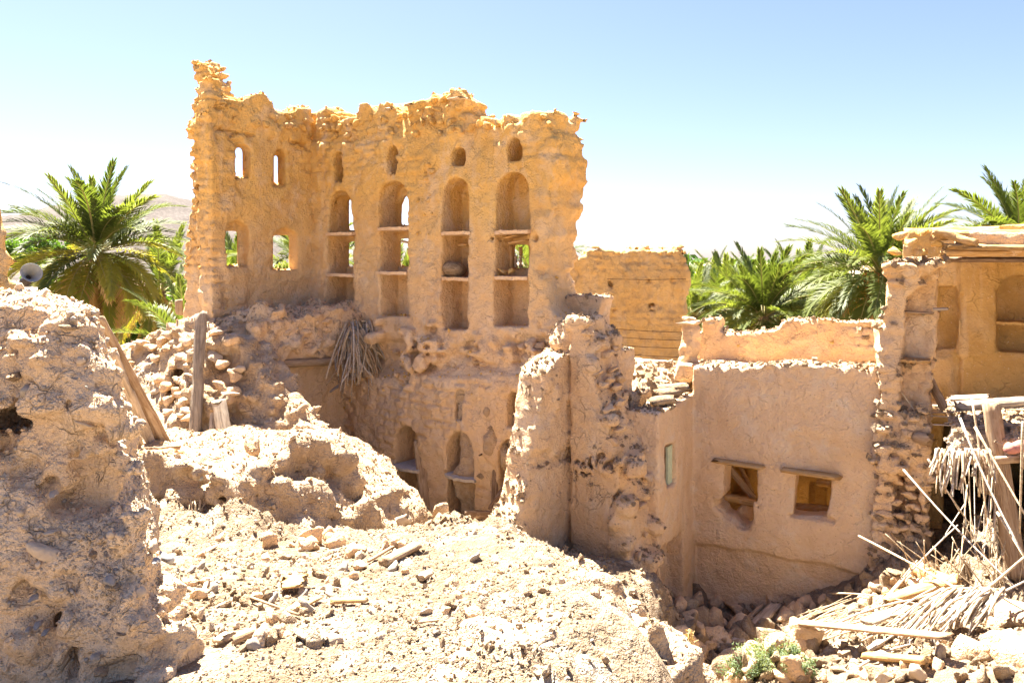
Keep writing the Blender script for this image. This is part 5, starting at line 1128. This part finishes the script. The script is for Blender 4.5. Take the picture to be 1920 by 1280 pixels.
# foreground pieces
for i, (a, b_, w_, t_, mt, lb, nm, ct, da, db) in enumerate((
    ((718,1062),(784,1028),22,14,'wood','crumbling wood chunk with splinters lying on the sunlit mound','wood_chunk','wood',None,None),
    ((690,1060),(740,1030),6,5,'wood','thin splintered stick beside the crumbling wood chunk','thin_stick','stick',None,None),
    ((950,998),(986,1052),13,9,'wood_grey','pale split board leaning on the crest in front of the stub wall','broken_board','board',6.9,6.0),
    ((1088,1074),(1106,1045),10,6,'wood_grey','short pale lath at the foot of the corner panel','lath','board',9.0,9.0),
    ((1098,1077),(1188,1058),11,6,'wood_grey','long pale lath lying at the foot of the corner panel','lath','board',8.9,8.8),
    ((1074,1094),(1116,1102),20,10,M['stone_pale'],'flat pale slab on the edge of the sunlit crest','flat_slab','stone',4.9,4.7),
    ((1142,1126),(1168,1108),14,9,M['stone_pale'],'small pale slab sticking up from the crest edge','flat_slab','stone',4.4,4.4),
    ((784,1176),(824,1172),5,4,'wood','small brown stick lying on the bright ground','thin_stick','stick',None,None),
    ((458,1124),(562,1162),5,4,'wood','long thin stick lying among the clods on the left','thin_stick','stick',None,None),
    ((618,1136),(692,1132),16,8,'wood_gold','curved broken board lying on the sunlit ground','curved_board','board',None,None),
    ((408,1204),(432,1204),36,10,M['stone_pale'],'white rectangular block standing in the rubble at lower left','white_block','stone',None,None),
    ((436,1212),(482,1190),18,14,'wood','tuft of palm fibre beside the white rectangular block','fibre_tuft','palm fibre',None,None),
    ((786,1092),(806,1080),20,10,M['stone_pale'],'flat stone lying right of the wood chunk','flat_slab','stone',None,None),
    ((560,1150),(600,1128),12,6,'wood_gold','split wedge of wood beside the round board','wood_chunk','wood',None,None),
    ((380,1122),(388,1096),8,3,'wood_grey','tiny upright chip in the clods','wood_chunk','wood',None,None),
    ((742,985),(770,975),18,8,M['stone_pale'],'pale flat stone at the crest left of the lower room','flat_slab','stone',7.6,7.6))):
    tb(nm, a, b_, w_, t_, mt, lb, ct, seed=40 + i, da=da, db=db, lift=.025, n=8)
q, d_ = on_ground(550, 1110); timber('round_board', q + Vector((-.08, 0, .05)), q + Vector((.08, .02, .06)), .17, .035, M['wood_gold'], seed=60, n=5, sides=14, square=2, label='round flat wooden disc lying among the clods', cat='board')
rock(895, 1150, on_ground(895, 1150)[1], (.06, .05, .045), 'single pale rock in a hollow of the sunlit ground', ms=BRICKS_LOW)
rock(350, 1100, on_ground(350, 1100)[1], (.06, .05, .055), 'squarish mud block beside the foot of the near wall stub', ms=BRICKS_LOW)
rock(412, 1130, on_ground(412, 1130)[1], (.045, .04, .04), 'rounded clod left of the round board'); rock(528, 1190, on_ground(528, 1190)[1], (.05, .05, .035), 'brown crust of mud in front of the curved board', ms=BRICKS_LOW)
# countable clods scattered over the sunlit ground
G = 'loose mud clods strewn over the sunlit foreground'
def strew(n, box, smin_, smax_, group, label, ms, seed, name='mud_clod', cat='rock', pw=2.0, keep=None):
    r = np.random.default_rng(seed); k = 0
    while k < n:
        px, py = r.uniform(box[0], box[2]), r.uniform(box[1], box[3])
        if keep and not keep(px, py, r): continue
        q, d = on_ground(px, py); s = smin_ + (smax_ - smin_) * r.random() ** pw; k += 1
        mm = ms if not callable(ms) else ms(r); sx, sy, sz = s * r.uniform(.7, 1.3), s * r.uniform(.7, 1.2), s * r.uniform(.55, .95)
        tone = 'grey ' if mm is STONES_G else 'pale ' if mm is STONES_C else 'sandy ' if mm is STONES else 'blocky brown '
        shp = 'flat ' if sz < .62 * s else 'long ' if sx > 1.5 * sy else ''; lb = next(n_ for t, n_ in SIZES if s < t) + ' ' + shp + tone + label + ' ' + where(px, py)
        lump(name, mm, q + Vector((0, 0, s * .25)), (sx, sy, sz), tuple(r.uniform(0, 6, 3)), None, ' '.join(lb.split()[:16]), cat, group)
mixm = lambda r: (STONES, STONES, BRICKS_LOW, STONES_C, STONES_G)[r.integers(5)]
strew(240, (315, 1020, 860, 1215), .010, .055, G, 'clod', mixm, 1, pw=2.6, keep=lambda x, y, r: r.random() < (1.0 if x < 620 else .35) and (y > 1060 or x < 760))
strew(16, (325, 1005, 760, 1062), .04, .10, G, 'clod', BRICKS_LOW, 21, pw=1.6)
strew(50, (860, 990, 1160, 1275), .012, .04, G, 'clod', mixm, 2, pw=2.4)
G = 'rocks and mud blocks piled in the shaded pit'
strew(150, (1270, 1130, 1520, 1278), .035, .17, G, 'rock', lambda r: (STONES, BRICKS_LOW)[r.integers(2)], 3, 'rubble_rock', pw=1.7)
strew(90, (1440, 1062, 1745, 1150), .03, .12, G, 'rock', lambda r: (STONES, BRICKS_LOW)[r.integers(2)], 4, 'rubble_rock', pw=1.4, keep=lambda x, y, r: y > 1150 - (x - 1440) * .32)
G = 'clods and stones of the sunlit heap at lower right'
strew(190, (1500, 1150, 1925, 1278), .012, .10, G, 'clod', mixm, 5, 'heap_clod', pw=2.2)
for px, py, d, s in ((1385,1240,8.2,(.24,.2,.18)),(1330,1170,9.6,(.26,.2,.14)),(1350,1210,8.8,(.2,.2,.14)),(1395,1180,9.2,(.2,.18,.12)),(1290,1200,9.4,(.18,.16,.14))):
    rock(px, py, d, s, 'boulder sized mud block ' + where(px, py), 'boulder sized mud blocks in the shaded pit', BRICKS_LOW, (rng.uniform(-.4, .4), rng.uniform(-.4, .4), rng.uniform(0, 3)), 'mud_boulder')
for px, py, s in ((1900,1150,(.2,.2,.22)),(1880,1200,(.17,.17,.13)),(1910,1225,(.2,.2,.16)),(1815,1210,(.13,.13,.1))):
    q, d = on_ground(px, min(py + 20, 1279)); lump('mud_boulder', BRICKS_LOW, q + Vector((0, 0, .05)), s, (rng.uniform(-.4, .4), rng.uniform(-.4, .4), rng.uniform(0, 3)), None, {1900: 'uppermost of the big wall lumps at the right edge', 1880: 'big wall lump below the uppermost one at the right edge', 1910: 'lowest big wall lump in the lower right corner', 1815: 'smaller wall lump beside the lower end of the reed fan'}[px], 'rock', 'big broken wall lumps at the lower right')
# gravel and dust lumps nobody could count
def gravel(n, box, smean, seed, mat, label, name='gravel'):
    r = np.random.default_rng(seed); px = r.uniform(box[0], box[2], n); d = np.exp(r.uniform(math.log(box[1]), math.log(box[3]), n)); x = (px - CX) / FOC * d; z = gz(x, d)
    kp = np.clip(vnoise(x, d, .5, 60) + vnoise(x, d, .17, 61) * .6 + .55, 0, 1) > r.random(n); px, d, x, z, n = px[kp], d[kp], x[kp], z[kp], int(kp.sum())
    s = np.exp(r.normal(math.log(smean), .65, n)).clip(.003, smean * 4) * (d / 4.5) ** .6; return scatter_mesh(name, np.column_stack([x, d, z + s * .2]), s, mat, None, seed, label, None, 'stuff')
gravel(24000, (250, 2.9, 1250, 7.2), .0042, 11, M['clod'], 'fine mud gravel covering the sunlit foreground')
gravel(2500, (250, 2.9, 1250, 7.0), .005, 12, M['stone_grey'], 'grey and brown pebbles mixed in the foreground gravel')
gravel(14000, (1250, 4.5, 1990, 10.5), .011, 13, M['clod'], 'crumbled mud covering the rubble at lower right')
gravel(7000, (600, 7.2, 1270, 12), .012, 14, M['clod'], 'crumbled mud at the foot of the walls')
# timbers of the right hand heap
for i, (a, b_, w_, t_, mt, lb, nm, lf) in enumerate((
    ((1488,1206),(1786,1242),24,9,'wood','long weathered plank lying across the sunlit heap','long_plank',.2),
    ((1620,1250),(1742,1262),22,12,'wood_gold','short thick board under the long weathered plank','short_board',.1),
    ((1714,1080),(1795,1112),26,22,'wood_gold','broken pale log end at the mouth of the dark room','broken_log',.08),
    ((1655,1162),(1802,1122),34,18,'wood_gold','splintered wide plank sloping up under the reeds','splintered_plank',.2),
    ((1622,1200),(1704,1168),26,8,'wood_grey','pale curved board left under the splintered plank','curved_board',.16),
    ((1372,1232),(1456,1146),24,8,'wood_grey','pale plank sloping in the shaded pit beside the square slab','pit_plank',.10),
    ((1356,1222),(1430,1152),9,7,'wood','narrow lath leaning parallel to the pale plank in the pit','pit_lath',.12))):
    tb(nm, a, b_, w_, t_, mt, lb, 'plank', seed=80 + i, lift=lf, n=18)
tb('square_slab', (1446, 1244), (1440, 1172), 46, 9, 'clod', 'squarish flat mud slab propped upright in the pit', 'slab', 91, da=7.9, db=8.1, n=6, warp=.04)
tb('leaning_pole', (1857, 752), (1908, 1092), 30, 28, 'wood', 'stout round pole leaning in front of the dark lower room', 'pole', 92, da=8.35, db=8.1, square=2.1, sides=16, taper=1.25, warp=.05, n=16)
# reeds
def rl(a, b_):
    L = math.hypot(b_[0] - a[0], b_[1] - a[1]); st = 'steep' if abs(b_[1] - a[1]) > abs(b_[0] - a[0]) else 'slanting'
    return ' '.join(f"{'very long' if L > 240 else 'long' if L > 140 else 'short'} {st} dry reed with its foot {where(*b_)}".split()[:16])
RG = 'long dry reeds fallen over the dark room and heap'; RL = 'long loose dry reed lying across the heap before the dark room'
for i, (a, b_, da, db, sag, w_) in enumerate((((1694,880),(1908,1104),8.5,7.2,-.02,.012),((1610,1004),(1815,1112),9.0,7.6,.0,.012),((1622,1010),(1820,1120),9.0,7.5,.01,.01),((1646,1142),(1796,984),8.2,8.4,.02,.013),((1652,1130),(1720,1050),8.3,8.6,.0,.013),
    ((1555,1112),(1722,1132),9.3,7.8,.02,.01),((1520,1200),(1720,1122),7.9,7.5,.06,.013),((1720,1122),(1880,1105),7.5,7.2,.07,.013),((1500,1212),(1700,1150),7.9,7.2,.05,.012),((1600,1208),(1755,1100),7.3,7.4,.04,.012),((1625,1212),(1770,1110),7.2,7.3,.05,.012),
    ((1680,1210),(1790,1140),6.9,7.2,.03,.013),((1610,1250),(1740,1205),6.5,6.9,.06,.012),((1870,960),(1930,1060),8.0,7.4,.0,.014),((1828,800),(1925,970),8.0,7.4,.0,.014),((1800,783),(1925,1050),8.1,7.3,-.03,.013),((1918,790),(1912,1000),7.7,7.8,.0,.014),((1822,745),(1850,985),8.3,8.1,.02,.012),
    ((1740,860),(1800,960),8.3,8.2,.0,.01),((1762,900),(1830,1000),8.3,8.1,.0,.01),((1850,1105),(1925,1040),7.3,7.3,.0,.016),((1880,1110),(1930,1085),7.2,7.2,.0,.012))):
    reed(P(*a, da), P(*b_, db), w_, sag, label=rl(a, b_), cat='reed', group=RG, mat=M['reed'] if i % 3 else M['reed_grey'])
r = np.random.default_rng(77)
mat_ = empty('hanging_reed_mat', P(1805, 848, 8.1), 'bundle of cut reeds hanging from the broken floor edge, its tips in sunlight', 'reed mat')
for k in range(46):
    x = 1756 + k * 2.2; l = r.uniform(60, 112) * (.8 if k > 5 else .5); reed(P(x + r.uniform(-2, 2), 842 + r.uniform(-3, 6), 8.1 + r.uniform(-.1, .12)), P(x - 8 + r.uniform(-12, 10) + (12 if k > 30 else 0), 842 + l, 8.0 + r.uniform(-.12, .12)), r.uniform(.008, .019), .045 * r.normal(), .03 * r.normal(), parent=mat_, mat=(M['reed_grey'], M['reed'], M['wood_grey'], M['wood'])[int(r.integers(4))])
for k in range(16):
    x = r.uniform(1800, 1880); y = r.uniform(860, 960); x2, y2 = x + r.uniform(-45, 45) * (1 if k % 2 else .3), r.uniform(1000, 1095); reed(P(x, y, 8.25 + r.uniform(-.1, .2)), P(x2, y2, 7.9 + r.uniform(-.2, .2)), r.uniform(.004, .009), r.normal(0, .02), label=rl((x, y), (x2, y2)), cat='reed', group=RG, mat=M['reed'] if k % 3 else M['reed_grey'])
for k in range(34):
    x = r.uniform(1690, 1930); q, d = on_ground(x, r.uniform(1085, 1110)); reed(q, q + Vector((r.uniform(-.5, .5), r.uniform(-.1, .2), r.uniform(.2, .7))), r.uniform(.005, .01), .02, label=RL, cat='reed', group=RG)
RG2 = 'reeds slumped in a fan over the heap at lower right'
for k in range(130):
    t = r.random(); a = P(1770 + 110 * t + r.uniform(-8, 8), 1112 + r.uniform(-14, 12), 7.5 - .3 * t + r.uniform(-.1, .1)); x = 1640 + 190 * t + r.uniform(-22, 22); q, d = on_ground(x, 1235 - 30 * t + r.uniform(-28, 6))
    reed(a, a.lerp(q + Vector((0, 0, .04 + .12 * r.random())), r.uniform(.6, 1.0)), r.uniform(.008, .014), .03 + r.uniform(-.03, .05), .04 * r.normal(), label='cut pale reed in the slumped fan of reeds at lower right', cat='reed', group=RG2, mat=(M['reed_grey'], M['reed'], M['wood_grey'])[int(r.integers(3))])
RG3 = 'thin reeds strewn left of the fan'
for k in range(40):
    x, y = r.uniform(1470, 1640), r.uniform(1170, 1215); a, _ = on_ground(x, y); b2, _ = on_ground(x + r.uniform(50, 150), y - r.uniform(5, 50)); reed(a + Vector((0, 0, .05)), b2 + Vector((0, 0, .12)), r.uniform(.004, .009), .02, label='thin reed strewn over the rubble left of the reed fan', cat='reed', group=RG3, mat=M['reed'])
# palm stalk bundle hanging from the old ceiling
bd_ = empty('palm_stalk_bundle', N.W(1.3, N.wv(690, 640, 1.3)[0], N.wv(690, 640, 1.3)[1]), 'bundle of broken palm stalks hanging out of the floor beside the long ceiling beam', 'palm stalks')
def Ws(px, py, u_=1.3): w_, z_ = N.wv(px, py, u_); return N.W(u_, w_, z_)
for k, (a, b_, w_) in enumerate((((648,628),(645,662),.07),((657,630),(654,665),.1),((668,632),(668,668),.1),((679,640),(682,695),.12),((672,618),(690,640),.12),((660,628),(662,655),.08))):
    timber('stalk_base', Ws(*a, 1.36 + .02 * k), Ws(b_[0], b_[1] + 14, 1.46 + .02 * k), .04, w_ * 1.3, M['wood_grey'], parent=bd_, seed=k, n=6, taper=1.5)
for k in range(85):
    a = (r.uniform(650, 695), r.uniform(600, 640)); an = R(r.uniform(-32, 58)) * (.4 + .6 * r.random()); l_ = r.uniform(50, 125); b_ = (a[0] + l_ * math.sin(an), a[1] + l_ * math.cos(an)); reed(Ws(*a, 1.32 + r.uniform(0, .15)), Ws(*b_, 1.5 + r.uniform(0, .2)), r.uniform(.008, .02), .07 * r.normal(), .05 * r.normal(), parent=bd_, name='stalk', mat=(M['reed_grey'], M['wood_grey'], M['wood'], M['reed'])[int(r.integers(4))])
for a, b_ in (((690,650),(722,672)),((722,672),(736,668)),((696,605),(745,575)),((715,600),(755,590)),((678,602),(700,608)),((732,620),(742,632))):
    reed(Ws(*a, 1.4), Ws(*b_, 1.4), .014, .05, parent=bd_, name='stalk', mat=M['reed'])
timber('split_stalk', Ws(668, 700, 1.3), Ws(617, 736, 1.35), .13, .04, M['wood_grey'], parent=bd_, seed=9, n=10, taper=.4)
tb('small_board', (577, 566), (590, 592), 10, 6, 'wood', 'small board leaning in the upper room corner', 'board', 93, da=12.6, db=12.3, n=4)
# things on the shelves
def lathe(prof, n=20):
    V = [(z, r_ * math.cos(t), r_ * math.sin(t)) for z, r_ in prof for t in np.linspace(0, 2 * math.pi, n + 1)[:-1]]
    F = [(k * n + j, k * n + (j + 1) % n, (k + 1) * n + (j + 1) % n, (k + 1) * n + j) for k in range(len(prof) - 1) for j in range(n)]; return V, F
u_, z_ = N.uv(852, 503, .1); V, F = lathe([(0,.10),(.0,.105),(.05,.13),(.14,.145),(.24,.13),(.3,.09),(.32,.03),(.315,.0),(.3,.02),(.28,.08),(.2,.12),(.1,.13),(.02,.10),(0,.10)])
V = [(x, y * (1 + .1 * math.sin(x * 90)), z) for x, y, z in V]
bk = add('broken_basket', np_mesh('broken_basket', V, F), M['fibre'], None, tuple(N.W(u_ - .15, .1, z_))); bk.rotation_euler = (0, .1, -R(38) + .1); bk.scale = (.95, 1, .8); tag(bk, 'broken woven basket lying open on the lower shelf of the third niche', 'basket')
for i, (px, py, s, lb) in enumerate(((944,507,(.12,.1,.02),'tilted flat shard on the lower shelf of the fourth niche'),(958,509,(.05,.06,.05),'small upright shard behind the tilted one in the fourth niche'),(935,514,(.04,.04,.02),'little flat stone at the left end of the fourth niche shelf'),(863,888,(.03,.03,.03),'pebble on the stone shelf of the lower niche'))):
    u_, z_ = N.uv(px, py, .1 if i < 3 else 0); lump('shard', STONES_C if i == 3 else BRICKS, N.W(u_, .1 if i < 3 else -.02, z_), s, (0, .35 if i == 0 else 0, -.6), None, lb, 'shard')
# loudspeaker on its post behind the near stump, and bits on the stump's top
c = P(40, 525, 7.5); ls = empty('horn_loudspeaker', (c.x, c.y, c.z - .4), 'grey horn loudspeaker facing the viewer above the near wall stub at far left', 'loudspeaker')
V, F = lathe([(0,.022),(.05,.024),(.10,.034),(.15,.06),(.18,.09),(.185,.095),(.18,.088),(.14,.055),(.09,.028),(.04,.018),(0,.016)], 24)
hn = add('horn', np_mesh('horn', V, F), M['horn'], ls, (0, .08, .4)); dr = Vector((.85, -.85, .5)).normalized(); hn.rotation_mode = 'QUATERNION'; hn.rotation_quaternion = dr.to_track_quat('X', 'Z')
V, F = lathe([(-.14,.0),(-.14,.045),(-.02,.05),(.02,.03),(.07,.018),(.08,0)], 16); dv = add('driver', np_mesh('driver', V, F), M['horn_in'], ls, (0, .08, .4)); dv.rotation_mode = 'QUATERNION'; dv.rotation_quaternion = hn.rotation_quaternion
tube('mast', [(c.x + .02, c.y + .1, c.z - .06), (c.x + .02, c.y + .1, c.z - 2.2)], .02, .02, M['pipe'], 8, ls)
tb('concrete_post', (56, 536), (58, 640), 27, 16, 'concrete', 'square pale concrete post end behind the horn loudspeaker', 'post', 94, da=5.6, db=5.6, warp=.01, n=4, square=12, roll=.2)
tb('split_board', (78, 556), (112, 600), 22, 8, 'wood_gold', 'tilted split board end sticking up right of the concrete post', 'board', 95, da=5.2, db=5.0, n=6)
tb('split_board', (118, 580), (140, 600), 16, 8, 'wood', 'little triangular board end on the top of the near wall stub', 'board', 96, da=5.0, db=4.9, n=4)
tb('mud_slab', (28, 562), (66, 572), 24, 12, M['clod'], 'curled slab of mud plaster leaning on the concrete post', 'slab', 97, da=4.7, db=4.7, n=6, bend=.05)
tb('split_board', (-20, 560), (30, 572), 9, 7, 'wood_gold', 'narrow pale board lying on the stump top at the left edge', 'board', 98, da=4.6, db=4.6, n=6)
wl = empty('wall_remnant', tuple(P(-10, 620, 6.0)), 'tall orange wall remnant cut off by the left edge of the picture', 'ruined wall')
v = Vol((-4.7, 5.6, -1.2), (-3.6, 6.6, .6), .025); pts = [tuple(np.array(P(x, y, 6.0))[[0, 2]]) for x, y in ((-160,350),(-60,368),(-18,382),(-16,400),(-10,440),(-10,470),(-2,490),(0,520),(8,545),(20,640),(-160,700))]
v.F = v.prism(pts, 'uv', 5.85, 6.1); v.rough(151, ((.5, .03), (.2, .03), (.1, .018), (.06, .01))); vol_obj('wall', v, M['brick'], wl)
# cloth and log on the right floor edge
pts = [P(1888 + i * 6, 838 + 3 * math.sin(i), 8.0) for i in range(9)]; tube('rolled_cloth', pts, .055, .06, M['cloth'], 10, label='faded red cloth rolled up on the broken floor edge at the right', cat='cloth')
tb('floor_joist', (1862, 862), (1965, 858), 14, 12, 'wood', 'short joist under the rolled red cloth', 'beam', 99, da=8.15, db=8.2, n=8)
# plants
def herb(px, py, rad, seed, label):
    r = np.random.default_rng(seed); q, d = on_ground(px, py); root = empty('green_herb', tuple(q), label, 'plant', 'small green herbs in the pit')
    tips = []
    for k in range(9):
        a = r.uniform(0, 6.3); t = q + Vector((math.cos(a) * rad * r.uniform(.4, 1), math.sin(a) * rad * .6, rad * r.uniform(.4, 1.1))); tube('stem', [q, q.lerp(t, .5) + Vector((0, 0, .03)), t], .006, .003, M['herb'], 4, root); tips += [tuple(q.lerp(t, f)) for f in (.55, .8, 1)]
    leaf_cloud('leaves', tips, [rad * .22] * len(tips), 900, .014, M['herb'], root, seed)
herb(1395, 1276, .22, 1, 'pale green herb with fine leaves at the bottom edge of the pit'); herb(1450, 1258, .24, 2, 'largest green herb, below the square slab in the pit'); herb(1478, 1240, .14, 3, 'small green herb right of the square slab'); herb(1500, 1272, .16, 4, 'green herb next to the sunlit heap edge')
q, d = on_ground(1302, 1279); wd = empty('dry_weed', tuple(q), 'dry brown weed stalk standing at the lower edge beside the corner foundation', 'plant')
top = P(1292, 1186, d); tube('stem', [q, q.lerp(top, .3) + Vector((.03, 0, 0)), q.lerp(top, .7) + Vector((-.03, 0, 0)), top], .012, .006, M['weed'], 6, wd)
for k in range(14): f = k / 14; s_ = q.lerp(top, f); tube('twig', [s_, s_ + Vector((rng.uniform(-.09, .09), rng.uniform(-.05, .05), rng.uniform(.02, .09)))], .006, .004, M['weed'], 4, wd)
leaf_cloud('dry_leaves', [tuple(q.lerp(top, f)) for f in np.linspace(.1, 1, 12)], [.04] * 12, 260, .016, M['weed'], wd, 3)
# dry grass and root tuft on the mound
rt = empty('root_tuft', tuple(P(368, 945, 6.95)), 'tuft of pale dangling roots on the face of the mound', 'roots')
for k in range(16): a = P(355 + r.uniform(0, 30), 935 + r.uniform(0, 20), 6.92); reed(a, a + Vector((r.uniform(-.05, .1), -.08, -r.uniform(.08, .4))), .005, .05, parent=rt, name='root', mat=M['reed'])

gp_ = V_[(np.abs(np.degrees(np.arctan2(V_[:, 0], V_[:, 1]))) < 36) & (V_[:, 1] > 2.7) & (V_[:, 1] < 9)]
em = empty('straw_litter', (0, 5, -2), 'chopped straw and palm fibre littering the ground', 'straw'); em['kind'] = 'stuff'
straw_bits('straw', gp_, np.tile([0, 0, 1.0], (len(gp_), 1)), 2600, .06, M['reed'], em, 171)
